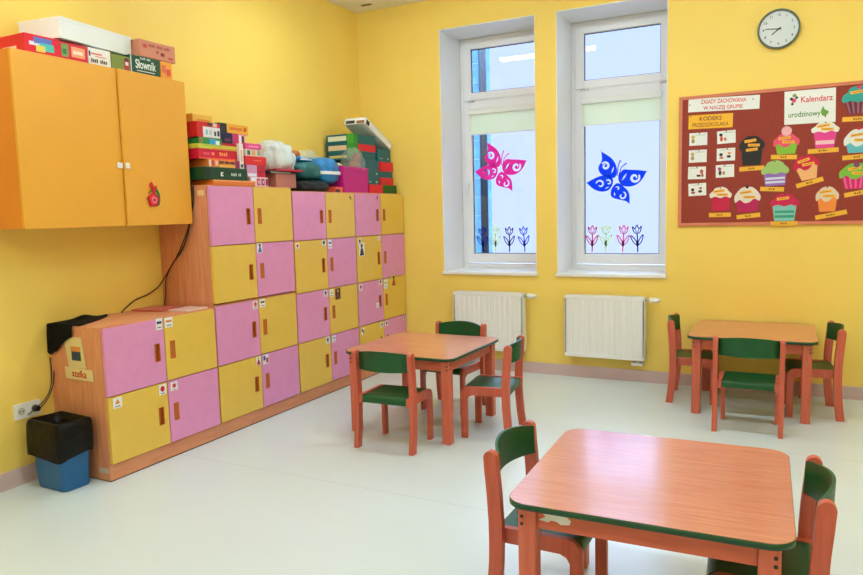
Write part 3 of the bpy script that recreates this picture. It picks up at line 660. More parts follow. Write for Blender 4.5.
for c,r in (((.02,0,.17),.06),((.045,.0,.235),.045),((.05,-.035,.27),.018),((.05,.035,.27),.018)):
    bm=bmesh.new(); bmesh.ops.create_icosphere(bm,subdivisions=3,radius=r); bt.bm(bm,'teddy_brown',T(c),True)
bt.build('teddy',t)
o=blob('knitted_toy','small red and cream knitted toy lying in the magenta box','toy',(.30,-.875,b4+.04),(.055,.075,.125),'cream_plush',12,.1,.8); 
b=MB(); b.box((.343,-.915,b4+.224),(.360,-.845,b4+.24),colour((200,40,40)),.003); b2=b.build('bow',o); b2.location=(-.30,.875,-b4-.04)
G5='boxes stacked on the corner locker cabinet'
def teal(name,label,x0,x1,y0,y1,z0,z1,c=(0,104,100),panels=(),**k): return gbox(name,label,'box',x0,x1,y0,y1,z0,z1,c,G5,panels,**k)
TE,RD,GR=(0,98,112),(224,20,56),(6,92,34)
teal('game_box','flat red box, bottom left beneath the tall teal box',.10,.42,-.535,-.292,b4,b4+.082,RD)
teal('game_box','flat dark green box, bottom right of the corner stack',.10,.42,-.289,-.03,b4,b4+.082,GR)
teal('storage_box','tall teal box with pale marks in the middle of the corner stack',.06,.37,-.53,-.272,b4+.083,b4+.310,TE,[('F',.3,.1,.42,.14,(170,200,195)),('F',.75,.08,.85,.16,(170,200,195)),('F',.78,.42,.86,.5,(170,200,195))])
teal('game_box','red box second from the bottom on the right of the corner stack',.08,.385,-.268,-.03,b4+.083,b4+.155,RD)
teal('game_box','thin teal box between two red ones in the corner stack',.08,.375,-.268,-.03,b4+.156,b4+.215,TE)
teal('game_box','red box below the upper teal box in the room corner',.08,.385,-.268,-.03,b4+.216,b4+.305,RD)
teal('storage_box','teal box with pale marks on top of the red boxes in the room corner',.06,.36,-.262,-.03,b4+.306,b4+.430,TE,[('F',.1,.25,.35,.3,(150,190,190)),('F',.72,.2,.82,.34,(150,190,190))])
for z0,z1,pan,lab in ((b4+.311,b4+.365,[('S',.1,.3,.75,.75,(210,200,120)),('S',.78,0,1,1,(40,140,50)),('F',0,0,.18,1,(40,140,50))],'teal lidded box with a green corner, lowest of the three labelled ones'),
                  (b4+.366,b4+.456,[('S',.08,.35,.75,.85,(224,196,160)),('S',.78,0,1,1,(40,150,50)),('F',.0,0,.2,1,(40,140,50)),('F',.22,.30,1,1,RD)],'teal box with a red front panel, middle of the three labelled ones'),
                  (b4+.457,b4+.543,[('S',.08,.3,.75,.8,(222,226,200)),('S',.78,0,1,1,(70,170,50)),('F',.0,0,.2,1,(40,150,50))],'teal box with a white end label, topmost of the three')):
    teal('storage_box',lab,.04,.34,-.66,-.275,z0,z1,TE,pan)
t=thing('long_carton','long white box leaning down from the teal boxes in the corner','box',(.25,-.262,b4+.5415),(math.radians(-24.8),0,0),group=G5)
b=MB(); b.box((-.115,-.255,0),(.115,.255,.060),'paper',.003)
b.box((.02,-.2558,.004),(.105,-.2545,.034),colour((150,90,70))); b.box((-.10,-.2558,.008),(.0,-.2545,.040),colour((60,50,50))); b.box((.1145,-.235,.008),(.1158,-.18,.050),'ink')
b.build('box_body',t)
b=MB(); b.box((-.117,-.257,.0605),(.117,.257,.064),'paper',.002); b.build('lid',t)

# ------------------------------------------------------------------ things on the low cabinet
def cloth():
    # black cloth lying on the top and hanging over the end
    n=16; b=MB(); top=.9022
    def wave(s,t): return .006*math.sin(s*9+1)*math.sin(t*7+2)
    # top sheet polygon
    vs=[];fs=[]
    for i in range(n+1):
        for j in range(9):
            s=i/n; t_=j/8
            y=-3.519+.40*s; w=.27*(1-s)**.7+.012; x=.012+w*t_
            z=top+.004+abs(.020*math.sin(s*PI)*(1-t_)*math.exp(-((s-.62)/.16)**2))+.002*math.sin(8*t_+5*s)
            vs.append((x,y,z))
    def grid(vs,a,c,th,axis):
        k=len(vs); f=[]
        for i in range(a):
            for j in range(c): q=i*(c+1)+j; f.append((q,q+1,q+c+2,q+c+1))
        w=[tuple(p[q]+(th if q==axis else 0) for q in range(3)) for p in vs]
        g=[tuple(x+k for x in reversed(r)) for r in f]
        e=[]
        ring=[j for j in range(c+1)]+[i*(c+1)+c for i in range(1,a+1)]+[a*(c+1)+j for j in range(c-1,-1,-1)]+[i*(c+1) for i in range(a-1,0,-1)]
        for i in range(len(ring)): p,q=ring[i],ring[(i+1)%len(ring)]; e.append((p,p+k,q+k,q))
        b.add(vs+w,f+g+e,'black_cloth',None,True)
    grid(vs,n,8,-.003,2)
    vs=[]
    for i in range(13):
        for j in range(9):
            s=i/12; t_=j/8
            right=.235 if s<.45 else .235-.14*((s-.45)/.55)**.6
            x=.012+(right-.012)*t_; z=top+.004-.172*s-.012*math.sin(t_*5)*s
            y=-3.5225-.004*abs(math.sin(t_*7+s*2))-.006*s
            vs.append((x,y,z))
    grid(vs,12,8,-.003,1)
    tag(b.build('black_cloth'),'black cloth draped over the back corner of the low cabinet','cloth')
cloth()
G6='papers on the low cabinet'
gbox('folder','closed red folder lying on top of the low cabinet','folder',.02,.26,-2.93,-2.70,.9022,.914,(204,100,84),G6,[('T',.05,.05,.95,.95,(212,116,98))],rz=.15)
gbox('paper_stack','stack of pinkish white papers beside the red folder','papers',.285,.445,-2.86,-2.665,.9022,.912,(236,206,196),G6,rz=.05,bev=.001)
# cables
tag(MB().tube([(.345,-2.652,1.75),(.342,-2.653,1.66),(.332,-2.654,1.528),(.25,-2.654,1.327),(.136,-2.655,1.204),(.05,-2.66,1.10),(.022,-2.70,1.035),(.02,-2.79,.995),(.022,-2.89,.972),(.03,-2.98,.928),(.05,-3.03,.9068)],.0042,'black_plastic').build('cable'),
    'black cable running from the orange cabinet down to the low cabinet top','cable')
tag(MB().tube([(.362,-2.652,1.72),(.352,-2.653,1.60),(.30,-2.654,1.45),(.19,-2.654,1.27),(.10,-2.655,1.16),(.055,-2.655,1.08),(.045,-2.655,.98),(.03,-2.66,.907)],.0036,'black_plastic').build('cable'),
    'thinner black cable hanging straight down beside the upper locker side','cable')
# socket
t=thing('power_socket','white double wall socket beside the waste bin','socket',(0.0005,-3.683,.425),(PI/2,0,PI/2))
MB().prism(rrect(-.08,-.045,.08,.045,.008,4),0,.010,'white_gloss','xy').build('face_plate',t)
for x in (-.04,.04):
    b=MB(); b.cyl((x,0,.010),(x,0,.0135),.029,.027,'white_gloss',28); b.cyl((x,0,.0135),(x,0,.0142),.022,.022,colour((190,190,186)),28)
    o=b.build('socket_outlet',t)
    b=MB()
    for q in (-.0095,.0095): b.cyl((x+q,0,.0142),(x+q,0,.0150),.0038,.0038,'black_plastic',10)
    b.build('pin_hole',o)
t=thing('power_plug','black power plug in the right half of the wall socket','plug',(.016,-3.643,.425))
MB().cyl((0,0,0),(.03,0,0),.019,.016,'black_plastic',20).build('plug_body',t)
MB().tube([(.028,0,0),(.045,.01,.01),(.05,.05,.05),(.030,.10,.11),(.02,.118,.155),(.012,.13,.20)],.0032,'black_plastic').build('cord',t)
tag(MB().tube([(.032,-3.70,.40),(.045,-3.66,.43),(.05,-3.60,.47),(.03,-3.545,.53),(.014,-3.523,.62),(.012,-3.522,.70)],.003,'black_plastic').build('cable'),'thin black cable rising from the socket behind the low cabinet','cable')

# ------------------------------------------------------------------ waste bin
t=thing('waste_bin','blue waste bin with a black bag at the end of the cabinets','waste bin',(.242,-3.652,0.0008),(0,0,-.03))
def loft(b,rings,m,cap0=True,cap1=False,smooth=True):
    n=len(rings[0]); vs=[p for r in rings for p in r]; fs=[]
    for i in range(len(rings)-1):
        for k in range(n): fs.append((i*n+k,i*n+(k+1)%n,(i+1)*n+(k+1)%n,(i+1)*n+k))
    b.add(vs,fs,m,None,smooth)
    if cap0: b.add(vs,[tuple(reversed(range(n)))],m)
    if cap1: b.add(vs,[tuple(range(len(vs)-n,len(vs)))],m)
def ringz(hx,hy,r,z,wob=0,ph=0):
    return [(x*(1+wob*math.sin(7*math.atan2(y,x)+ph)),y*(1+wob*math.sin(5*math.atan2(y,x)+ph*1.3)),z+wob*.35*math.sin(3*math.atan2(y,x)+ph)) for x,y in rrect(-hx,-hy,hx,hy,r,6)]
b=MB(); loft(b,[ringz(.125,.080,.03,0.0000),ringz(.128,.083,.03,0.0095),ringz(.146,.098,.034,0.3733),ringz(.151,.103,.036,0.3780),ringz(.151,.103,.036,0.3856),ringz(.143,.095,.032,0.3856),ringz(.124,.079,.028,0.0113)],'bin_blue',True,True); b.build('bin_body',t)
b=MB(); loft(b,[ringz(.163,.113,.05,0.1937,.06,1),ringz(.166,.116,.05,0.2268,.045,1.3),ringz(.165,.115,.045,0.3119,.02,0),ringz(.160,.112,.04,0.3707,.012,1),ringz(.152,.106,.036,0.3887,.01,2),ringz(.138,.092,.03,0.3950,.02,2),ringz(.125,.08,.03,0.3119,.05,0),ringz(.10,.06,.03,0.2079,.08,3)],'bag_black',False,True)
b.build('bin_bag',t)

# ------------------------------------------------------------------ tables
def make_table():
    root=bpy.data.objects.new('childrens_table',None); COL.objects.link(root)
    W=.420; ht=.575
    b=MB(); o=rrect(-W,-W,W,W,.075,8)
    b.prism(o,ht-.020,ht-.0012,'green_edge','xy',smooth=True); b.prism(rrect(-W+.0015,-W+.0015,W-.0015,W-.0015,.0735,8),ht-.0012,ht,'table_top_beech','xy'); b.build('tabletop',root)
    zt=ht-.0205
    for sx in (-1,1):
        for sy in (-1,1):
            cx,cy=sx*.354,sy*.354
            MB().box((cx-.030,cy-.030,0),(cx+.030,cy+.030,zt),'table_leg_wood',.006,seg=3).build('leg',root)
            for z in (zt-.030,zt-.055):
                MB().cyl((cx+sx*.0302,cy+sy*.016,z),(cx+sx*.034,cy+sy*.016,z),.006,.005,'screw_dark',12).build('screw',root)
                MB().cyl((cx+sx*.016,cy+sy*.0302,z-.006),(cx+sx*.016,cy+sy*.034,z-.006),.006,.005,'screw_dark',12).build('screw',root)
    for a in range(4):
        X=Matrix.Rotation(a*PI/2,4,'Z'); MB().box((-.3235,-.370,zt-.075),(.3235,-.348,zt),'apron_wood',.002,X).build('apron',root)
    return root
tb=make_table()
G='square childrens tables'
tabs=[(1.615,-1.785,-.011,'square beech table with green rim beside the locker cabinets'),(3.536,-3.690,.032,'nearest square beech table with a torn sticker under its edge'),(3.682,-.447,.010,'square beech table by the wall under the cork board')]
tables=[]
for i,(x,y,a_,l) in enumerate(tabs):
    o=tb if i==0 else copy_tree(tb); o.location=(x,y,0); o.rotation_euler=(0,0,a_); tag(o,l,'table',G); tables.append(o)
b=MB(); b.prism([(-.318,.510),(-.295,.522),(-.303,.532),(-.28,.536),(-.228,.534),(-.212,.522),(-.216,.508),(-.245,.504),(-.258,.512),(-.276,.514),(-.286,.506)],-.3712,-.3702,'paper','xz')
b.build('torn_sticker',tables[1],label='torn white sticker remains on the table apron')

# ------------------------------------------------------------------ chairs
def make_chair():
    root=bpy.data.objects.new('childrens_chair',None); COL.objects.link(root)
    for sx in (-1,1):
        a,c=(.185,.215) if sx>0 else (-.215,-.185)
        # back post: leg and back upright in one bent piece, rounded top
        w=.0255
        path=[(-.026,0),(-.012,.10),(-.002,.22),(0,.30),(-.001,.38),(-.007,.48),(-.014,.56),(-.018,.615)]
        L=[(y-w,z) for y,z in path]; R=[(y+w,z) for y,z in path]
        topc=path[-1]; arc=[(topc[0]+w*math.cos(t),topc[1]+w*math.sin(t)) for t in [PI*k/8 for k in range(1,8)]]
        b=MB(); prof=R+arc+L[::-1]
        b.prism(prof,a,c,'chair_wood','yz',smooth=False); b.build('back_leg',root)
        # front leg and side rail: one bent piece
        a,c=(.160,.1845) if sx>0 else (-.1845,-.160)
        n=6; R0=.055
        out=[(.312,0)]+[(.312-R0+R0*math.cos(t),.350-R0+R0*math.sin(t)) for t in [PI/2*k/n for k in range(n+1)]]+[(-.020,.350),(-.020,.293)]
        inn=[(.232,.293),(.255,.283),(.267,.262),(.267,0)]
        MB().prism(out+inn,a,c,'chair_wood','yz').build('front_leg',root)
    # seat: bent ply, rolled down front and back
    th=.009; top=.347; pts=[]
    r=.035
    prof=[(-.018,.300)]+[(-.018+.022-.022*math.cos(t),top-.022+.022*math.sin(t)) for t in [PI/2*k/5 for k in range(6)]]
    prof+=[(.10,top-.004),(.20,top-.003)]+[(.309-r+r*math.sin(t),top-r+r*math.cos(t)) for t in [PI/2*k/6 for k in range(7)]]+[(.3085,.302)]
    P=[Vector(p) for p in prof]; O=[];I=[]
    for i,p in enumerate(P):
        d=(P[min(i+1,len(P)-1)]-P[max(i-1,0)]).normalized(); nn=Vector((d.y,-d.x)); O.append((p.x,p.y)); I.append((p.x+nn.x*th,p.y+nn.y*th))
    MB().prism(O+I[::-1],-.1592,.1592,'green_seat','yz').build('seat',root)
    # backrest: curved ply with an arched top between the posts
    b=MB(); n=18; vs=[]
    for i in range(n+1):
        s=-1+2*i/n; x=s*.1845; bow=-.058*(1-s*s)
        for (z,zb) in ((.513,0),(.626+.020*(1-s*s),1)):
            yb=.008 if zb==0 else .004
            vs+=[(x,yb+bow-.006,z),(x,yb+bow+.005,z)]
    fs=[]
    for i in range(n):
        q=i*4; r_=q+4
        fs+=[(q,r_,r_+2,q+2),(q+1,q+3,r_+3,r_+1),(q,q+1,r_+1,r_),(q+2,r_+2,r_+3,q+3)]
    b.add(vs,fs,'green_seat',None,True); b.add(vs,[(0,2,3,1),(n*4,n*4+1,n*4+3,n*4+2)],'green_seat'); o=b.build('backrest',root)
    o.data.polygons.foreach_set('use_smooth',[False]*len(o.data.polygons))
    s=MB()
    for sx in (-1,1):
        for z in (.555,.595): s.cyl((sx*.2148,-.015,z),(sx*.2165,-.015,z),.005,.005,'screw_dark',10)
    return root
cb=make_chair()
G='small green and orange wooden chairs'
R_=math.radians
chairs=[(1.648,-2.394,1.5,'small chair turned back to us at the table beside the lockers'),
        (2.272,-1.765,98,'small chair on the window side of the table beside the lockers'),
        (1.622,-1.196,176.5,'small chair partly hidden behind the table beside the lockers, in front of a radiator'),
        (3.128,-.386,-87.5,'small chair at the wall table, standing nearest the radiator'),
        (3.694,-1.176,0,'small chair turned back to us at the table under the cork board'),
        (4.206,-.463,97,'small chair tucked at the far end of the wall table, away from the radiators'),
        (3.003,-3.665,-90.5,'small chair tucked in at the left edge of the nearest table'),
        (4.015,-3.688,93.5,'small chair tucked in at the right edge of the nearest table')]
for i,(x,y,r,l) in enumerate(chairs):
    o=cb if i==0 else copy_tree(cb); o.location=(x,y,.0); o.rotation_euler=(0,0,R_(r)); tag(o,l,'chair',G)

# ------------------------------------------------------------------ wall clock
t=thing('wall_clock','round wall clock with a pale face and dark rim','clock',(3.795,-.0005,2.824),(PI/2,0,0))
def annulus(b,r0,r1,z0,z1,m,n=48):
    b.prism([(r1*math.cos(2*PI*k/n),r1*math.sin(2*PI*k/n)) for k in range(n)],z0,z1,m,'xy',holes=[[(r0*math.cos(2*PI*k/n),r0*math.sin(2*PI*k/n)) for k in range(n)]],smooth=False)
b=MB(); annulus(b,.134,.147,0,.030,'clock_rim'); annulus(b,.1375,.1445,.030,.036,'clock_rim'); b.build('rim',t)
b=MB(); b.cyl((0,0,.001),(0,0,.016),.1338,.1338,'clock_face',48); o=b.build('clock_face',t)
b=MB()
for k in range(1,13):
    a_=PI/2-k*PI/6; b.text(str(k),.026,'ink',T((.106*math.cos(a_),.106*math.sin(a_),.0168)),.0004)
for k in range(60):
    a_=k*PI/30; r0=.126; X=Matrix.Rotation(a_,4,'Z'); b.box((r0,-.0006,.016),(.131,.0006,.0166),'ink',xf=X)
b.build('numerals',o)
def hand(name,ang,l,w,z):
    X=Matrix.Rotation(-math.radians(ang),4,'Z'); b=MB(); b.prism([(-w/2,-.018),(w/2,-.018),(w*.35,l),(-w*.35,l)],z,z+.0015,'ink','xy',(),X); b.build(name,t)
hand('minute_hand',276,.092,.0065,.022); hand('hour_hand',231,.062,.009,.019)
MB().cyl((0,0,.0165),(0,0,.026),.006,.005,'ink',16).build('spindle',t)

# ------------------------------------------------------------------ bulletin board
BX0,BX1,BZ0,BZ1=3.080,5.06,1.3403,2.386
t=thing('bulletin_board','large red-brown cork board in a thin wooden frame','board',(BX0,-.0005,BZ0),(PI/2,0,0))
w,h,f=BX1-BX0,BZ1-BZ0,.026
MB().box((f-.003,f-.003,0),(w-f+.003,h-f+.003,.010),'cork').build('cork_panel',t)
for lo,hi in (((0,0,0),(w,f,.018)),((0,h-f,0),(w,h,.018)),((0,f,0),(f,h-f,.018)),((w-f,f,0),(w,h-f,.018))): MB().box(lo,hi,'frame_wood',.002).build('frame',t)
YB=-.0105   # front of the cork
def onboard(name,label,cat,x,z,rot=0,group=None,layer=0): return thing(name,label,cat,(x,YB-.0006-layer*.0022,z),(PI/2,-rot,0),group)
def pin(t_,x,y,c=(40,40,50)):
    b=MB(); b.cyl((x,y,.0012),(x,y,.007),.0035,.005,colour(c),10); b.build('push_pin',t_)
t=onboard('poster','long white paper headed ZASADY ZACHOWANIA W NASZEJ GRUPIE in red','poster',3.413,2.307,-.03)
b=MB(); b.box((-.262,-.056,0),(.262,.050,.0012),'paper'); b.build('sheet',t)
b=MB(); b.text('ZASADY ZACHOWANIA',.046,colour((206,30,40)),T((.0,.019,.0015)),.0003,width=.335); b.build('lettering',t); b=MB(); b.text('W NASZEJ GRUPIE:',.042,colour((206,30,40)),T((.0,-.030,.0015)),.0003,width=.295); b.build('lettering',t)
pin(t,-.25,.0); pin(t,.215,.02)
t=onboard('poster','yellow paper lettered KODEKS PRZEDSZKOLAKA below the white heading','poster',3.320,2.175,-.02)
b=MB(); b.box((-.166,-.055,0),(.166,.055,.0012),colour((244,182,30))); b.build('sheet',t)
b=MB(); b.text('KODEKS',.044,colour((110,50,16)),T((.0,.022,.0015)),.0003,width=.165); b.build('lettering',t); b=MB(); b.text('PRZEDSZKOLAKA',.042,colour((150,84,14)),T((.0,-.026,.0015)),.0003,width=.27); b.build('lettering',t)
pin(t,-.15,.045)
t=onboard('poster','white paper lettered Kalendarz urodzinowy with a small green bird','poster',4.020,2.227,-.0)
b=MB(); b.prism([(-.170,-.122),(.172,-.125),(.168,.126),(-.174,.127)],0,.0012,'paper','xy'); b.build('sheet',t)
b=MB(); b.text('Kalendarz',.062,colour((222,40,90)),T((.045,.055,.0015)),.0003,width=.21); b.build('lettering',t); b=MB(); b.text('urodzinowy',.056,colour((70,140,50)),T((-.035,-.052,.0015)),.0003,width=.215); b.build('lettering',t)
b=MB(); b.prism(smoothloop([(.075,-.04),(.088,-.005),(.100,-.028),(.125,-.045),(.112,-.07),(.085,-.072)],4),.0013,.002,colour((110,165,50)),'xy'); b.prism([(.095,-.07),(.11,-.07),(.105,-.09)],.0013,.002,colour((80,60,30)),'xy')
for x,y,r,c in ((-.125,.068,.012,(40,50,60)),(-.105,.092,.014,(120,150,80)),(-.108,.055,.016,(230,60,110)),(-.09,.075,.01,(40,60,60)),(-.118,.03,.010,(40,60,60))):
    b.prism([(x+r*math.cos(k*PI/6),y+r*math.sin(k*PI/6)) for k in range(12)],.0013,.002,colour(c),'xy')
b.build('drawing',t)
cards=[(3.230,2.041,0,'yellow-haired child drawing, top card of the left column',[(210,190,90),(150,150,90)],0),(3.440,2.043,.03,'black-haired child in red, top card of the right column',[(30,30,34),(214,80,60)],1),
(3.228,1.905,0,'pale figure drawing, second card of the left column',[(200,180,110),(180,150,120)],0),(3.439,1.906,0,'two small dark-haired figures, second card of the right column',[(50,40,50),(220,120,90)],2),
(3.223,1.771,-.02,'reddish figures at the right side, third card of the left column',[(190,90,80),(60,50,60)],3),(3.434,1.776,.02,'small purple figure and dark toy, bottom card of the right column',[(170,60,130),(60,60,60)],1),
(3.228,1.637,.03,'dark figures in a row, bottom card of the left column',[(50,40,46),(170,60,60)],2)]
for x,z,r,l,cs,k in cards:
    t=onboard('picture_card','white card with '+l,'card',x,z,r,'rule cards on the cork board')
    b=MB(); b.box((-.068,-.050,0),(.068,.050,.0012),'paper'); b.build('sheet',t)
    b=MB(); c1,c2=colour(cs[0]),colour(cs[1]); z0,z1=.0013,.0019
    el=lambda x,y,rx,ry,c: b.prism([(x*.72+rx*.72*math.cos(q*PI/7),y*.8+ry*.8*math.sin(q*PI/7)) for q in range(14)],z0,z1,c,'xy')
    if k==0: el(-.055,.022,.020,.018,c1); el(-.055,-.018,.018,.022,c2); b.box((-0.0204,0.0295,z0),(0.0544,0.0336,z1),colour((150,190,160)))
    elif k==1: el(-.055,.024,.018,.016,c1); el(-.05,-.015,.016,.026,c2); el(-.012,-.02,.014,.018,colour((200,120,90))); b.box((-0.0204,0.0328,z0),(0.0544,0.0369,z1),colour((150,190,170)))
    elif k==2: el(-.05,.0,.018,.016,c1); el(-.045,-.03,.022,.013,c2); el(.03,-.02,.022,.014,c1); el(.035,.012,.018,.010,c2); b.box((-0.0408,0.0344,z0),(0.0408,0.0377,z1),colour((180,180,150)))
    else: el(.05,.012,.018,.024,c1); el(.02,-.028,.025,.012,c2); el(.06,-.025,.014,.018,c1); b.box((-0.0544,0.0361,z0),(0.0136,0.0394,z1),colour((160,190,150)))
    b.build('drawing',t); pin(t,0 if k%2 else .01,.044)
# cupcakes: x, z of the centre, size, colours
def cupcake(label,x,ztop,zbot,wt,wb,topc,cupc,rot=0,strips=2,cherry=None,stripc=(246,176,50),cuppat=None,frac=.48,shape='puff',layer=0):
    wt*=.84; wb*=.84; hgt=ztop-zbot; t=onboard('paper_cupcake',label,'paper cupcake',x,(ztop+zbot)/2,rot,'birthday calendar cupcakes on the cork board',layer)
    hh=hgt/2; zc=-hh+hgt*(1-frac)
    cup=MB(); cup.prism([(-wb/2,-hh),(wb/2,-hh),(wt/2*.9,zc+.012),(-wt/2*.9,zc+.012)],0,.0012,colour(cupc),'xy')
    if cuppat:
        kind,c=cuppat; c=colour(c)
        if kind=='v':
            for q in range(5):
                s=-1+.4*q+.1; cup.prism([(s*wb/2,-hh+.003),(s*wb/2+.012,-hh+.003),(s*wt/2*.9+.013,zc),(s*wt/2*.9,zc)],.0012,.0016,c,'xy')
        elif kind=='h':
            for q in (.2,.5): cup.box((-wb/2*.98,-hh+(zc+hh)*q,.0012),(wb/2*.98,-hh+(zc+hh)*(q+.17),.0016),c)
        elif kind=='one': cup.box((-wb/2,-hh+(zc+hh)*.22,.0012),(wb/2,-hh+(zc+hh)*.46,.0016),c)
    cup.build('wrapper',t)
    W=wt/2; top=MB()
    if shape=='puff':
        pts=[(-W*.95,zc-.006),(-W*1.08,zc+.018),(-W*.98,zc+(hh-zc)*.42),(-W*.72,zc+(hh-zc)*.62),(-W*.55,zc+(hh-zc)*.88),(-W*.15,hh*.99),(W*.25,hh),(W*.6,zc+(hh-zc)*.82),(W*.78,zc+(hh-zc)*.58),(W*1.0,zc+(hh-zc)*.38),(W*1.08,zc+.016),(W*.92,zc-.008),(W*.45,zc+.004),(0,zc-.008),(-W*.5,zc+.004)]
    else:
        pts=[(-W*.98,zc-.012),(-W*1.05,zc+.03),(-W*.85,zc+(hh-zc)*.6),(-W*.45,hh*.93),(0,hh),(W*.45,hh*.93),(W*.85,zc+(hh-zc)*.6),(W*1.05,zc+.03),(W*.95,zc-.006),(W*.55,zc+.012),(W*.15,zc-.014),(-W*.25,zc-.018),(-W*.6,zc+.008)]
    top.prism(smoothloop(pts,4),.0013,.0026,colour(topc),'xy'); top.build('topping',t)
    for q in range(strips):
        yy=zc+(hh-zc)*(.60-.36*q); xx=(-.012,.014,.0)[q%3]; s=MB(); X=T((xx,yy,0)) @ Matrix.Rotation((.12,-.05,.08)[q%3],4,'Z')
        s.box((-.042,-.0105,.0027),(.042,.0105,.0034),colour(stripc),xf=X)
        s.box((-.030,-.002,.0034),(.028,.0015,.0037),colour((150,100,40)),xf=X); s.build('name_strip',t)
    if cherry:
        c,cy,r=cherry; s=MB(); s.prism([(r*math.cos(q*PI/10),hh+cy+r*math.sin(q*PI/10)) for q in range(20)],.0027,.0038,colour(c),'xy'); s.build('cherry',t)
    else: pin(t,0,hh*.93)
    return t
def month(label,x,z,w,rot,layer=0):
    t=onboard('month_strip','yellow name strip under the '+label,'paper strip',x,z,rot,'month strips on the cork board',layer)
    w*=.80; b=MB(); b.box((-w/2,-.017,0),(w/2,.017,.0012),colour((240,180,50))); b.build('sheet',t)
    b=MB(); k=max(3,int(w/.028)-3)
    for q in range(k): b.box((-k*.0075+q*.015,-.006,.0013),(-k*.0075+q*.015+.010,.007-.004*(q%2),.0018),colour((120,80,30)))
    b.build('faded_lettering',t)
cupcake('black paper cupcake with three orange strips',3.627,2.039,1.812,.205,.155,(18,18,20),(22,22,24),0,3,frac=.42,shape='round')
month('black cupcake',3.629,1.786,.225,.03)
cupcake('pink-topped paper cupcake with a lime wrapper and a pink ball',3.868,2.04,1.884,.205,.145,(236,80,110),(130,190,50),0,2,((240,180,190),.018,.036),frac=.55,shape='round')
month('lime-wrapped cupcake',3.853,1.862,.225,-.05)
cupcake('white-topped paper cupcake with a bright pink wrapper and a white band',4.127,2.108,1.915,.205,.145,(232,232,222),(232,60,150),0,2,cuppat=('one',(240,190,200)),frac=.38)
month('bright pink wrapped cupcake',4.117,1.895,.255,.02)
cupcake('teal-topped paper cupcake with a dark red pleated wrapper',4.335,2.350,2.150,.235,.15,(30,160,150),(110,26,40),0,1,((210,40,90),-.01,.014),cuppat=('v',(150,90,120)),frac=.55)
month('dark red pleated cupcake',4.335,2.112,.25,-.02)
cupcake('white-topped paper cupcake with a pale blue wrapper',4.345,2.038,1.866,.215,.155,(226,230,226),(90,184,200),0,2,((200,20,60),.006,.014),frac=.62,shape='round')
month('pale blue wrapped cupcake',4.340,1.836,.24,.05)
cupcake('pale green topped paper cupcake with a lilac and silver wrapper',3.795,1.838,1.646,.215,.165,(160,196,110),(150,110,190),.03,0,cuppat=('h',(210,214,236)),frac=.5)
month('lilac and silver cupcake',3.777,1.620,.21,-.06,1)
cupcake('crimson-topped paper cupcake with a tan wrapper, tilted',4.012,1.868,1.682,.20,.12,(206,12,64),(240,180,120),.20,2,frac=.5,shape='round')
month('tilted tan-wrapped cupcake',4.034,1.660,.235,.27)
cupcake('green and orange topped paper cupcake with a hot pink pleated wrapper',4.338,1.790,1.602,.25,.17,(120,186,60),(216,20,110),0,2,((130,60,120),-.012,.02),cuppat=('v',(240,90,160)),frac=.52,shape='round')
month('hot pink pleated cupcake',4.352,1.570,.22,.18)
cupcake('white-topped paper cupcake with an orange wrapper and a curled ribbon',4.155,1.625,1.437,.175,.125,(226,206,180),(244,140,60),.02,2,frac=.50,shape='round')
month('orange-wrapped cupcake',4.183,1.412,.265,.20)
cupcake('white-topped paper cupcake with a plain crimson wrapper',3.405,1.650,1.460,.185,.155,(234,226,214),(200,10,70),0,2,frac=.42)
month('plain crimson cupcake',3.402,1.428,.205,0)
cupcake('domed white-topped paper cupcake with a zigzag magenta wrapper',3.603,1.645,1.448,.215,.17,(232,222,208),(190,8,90),.03,2,((70,16,30),-.002,.012),frac=.55,shape='round')
month('zigzag magenta cupcake',3.612,1.415,.215,.10)
cupcake('crimson-topped paper cupcake with a turquoise patterned wrapper',3.867,1.580,1.372,.225,.165,(206,18,80),(130,200,190),0,1,cuppat=('h',(50,160,130)),frac=.42)
month('turquoise patterned cupcake',3.866,1.352,.235,0,4)

# ------------------------------------------------------------------ ceiling
def ceiling_light(x,y,label):
    t=thing('ceiling_light',label,'ceiling light',(x,y,H-.0005),group='ceiling strip lights')
    MB().box((-.63,-.075,-.05),(.63,.075,0),'white_gloss',.004).build('housing',t)
    mat('lamp_diffuser',(255,250,238),.4,emit=(226,243,253),estr=LAMP)
    b=MB(); n=10; prof=[(.066*math.cos(PI+PI*k/n),-.0505+.036*math.sin(PI+PI*k/n)) for k in range(n+1)]
    b.prism(prof,-.615,.615,'lamp_diffuser','yz'); b.build('diffuser',t)
    for sx in (-1,1): MB().box((sx*.622-.007,-.07,-.088),(sx*.622+.007,.07,-.0502),'white_gloss',.002).build('end_cap',t)
LAMP=38
n=0
for iy,y in enumerate((-1.63,-4.1,-6.6)):
    for ix,x in enumerate((1.15,3.30,5.45)):
        ceiling_light(x,y,'white ceiling strip light %s and %s'%(('nearest the windows','in mid-room','farthest from the windows')[iy],('by the lockers','along the centre','opposite the lockers')[ix]))
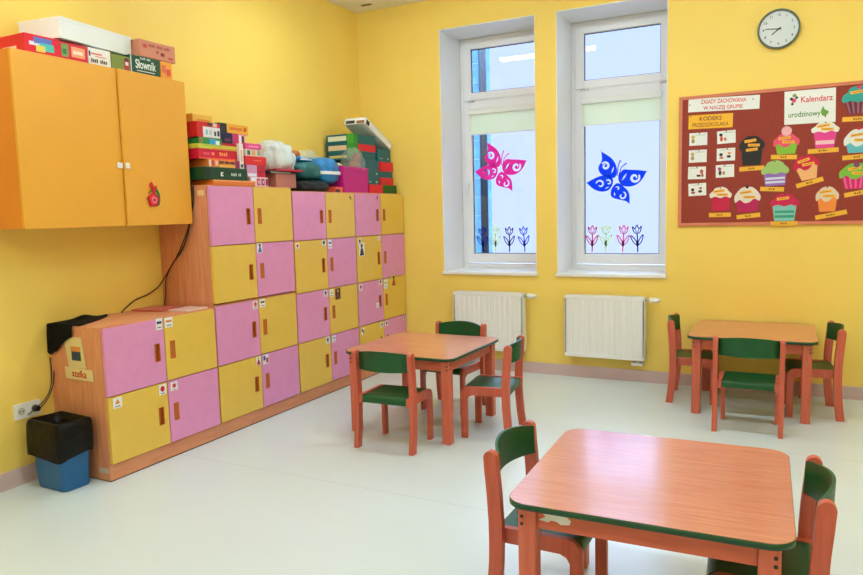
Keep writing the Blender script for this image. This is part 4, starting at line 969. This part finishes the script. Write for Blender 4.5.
t=thing('ceiling_vent','small slotted vent on the ceiling near the room corner','vent',(.25,-.21,H-.0005))
MB().box((-.075,-.06,-.008),(.075,.06,0),'ceiling_white',.003).build('vent_frame',t)
b=MB(); b.box((-.055,-.02,-.0095),(.055,.02,-.0082),'screw_dark'); b.build('slot',t)

# ------------------------------------------------------------------ world, camera
sc=bpy.context.scene
wd=bpy.data.worlds.new('sky'); sc.world=wd; wd.use_nodes=True
wt_=wd.node_tree; bg=wt_.nodes['Background']; bg.inputs['Strength'].default_value=1.0
tc=wt_.nodes.new('ShaderNodeTexCoord'); sx_=wt_.nodes.new('ShaderNodeSeparateXYZ'); rp=wt_.nodes.new('ShaderNodeValToRGB')     # overcast sky, brighter overhead
wt_.links.new(tc.outputs['Generated'],sx_.inputs[0]); wt_.links.new(sx_.outputs['Z'],rp.inputs['Fac']); 
rp.color_ramp.elements[0].position=.25; rp.color_ramp.elements[0].color=(.72,.88,1.5,1); rp.color_ramp.elements[1].position=.65; rp.color_ramp.elements[1].color=(9.5,13.2,21,1)
wt_.links.new(rp.outputs['Color'],bg.inputs['Color'])
cam=bpy.data.cameras.new('camera'); co=bpy.data.objects.new('camera',cam); COL.objects.link(co); sc.camera=co
yaw,pitch,roll=.4759,-.105,-.0251
cy,sy,cp,sp=math.cos(yaw),math.sin(yaw),math.cos(pitch),math.sin(pitch)
r=Vector((cy,sy,0)); fw=Vector((-sy*cp,cy*cp,sp)); up=Vector((sy*sp,-cy*sp,cp))
cr,sr=math.cos(roll),math.sin(roll)
Rr=r*cr+up*sr; Ur=-r*sr+up*cr
M=Matrix(((Rr.x,Ur.x,-fw.x,3.9397),(Rr.y,Ur.y,-fw.y,-6.1587),(Rr.z,Ur.z,-fw.z,1.5),(0,0,0,1)))
co.matrix_world=M
cam.sensor_width=36; cam.sensor_fit='HORIZONTAL'; cam.lens=705.36*36/863; cam.clip_start=.05
sc.view_settings.view_transform='Standard'; sc.view_settings.look='None'; sc.view_settings.exposure=0.08; sc.view_settings.gamma=1; sc.view_settings.use_curve_mapping=False
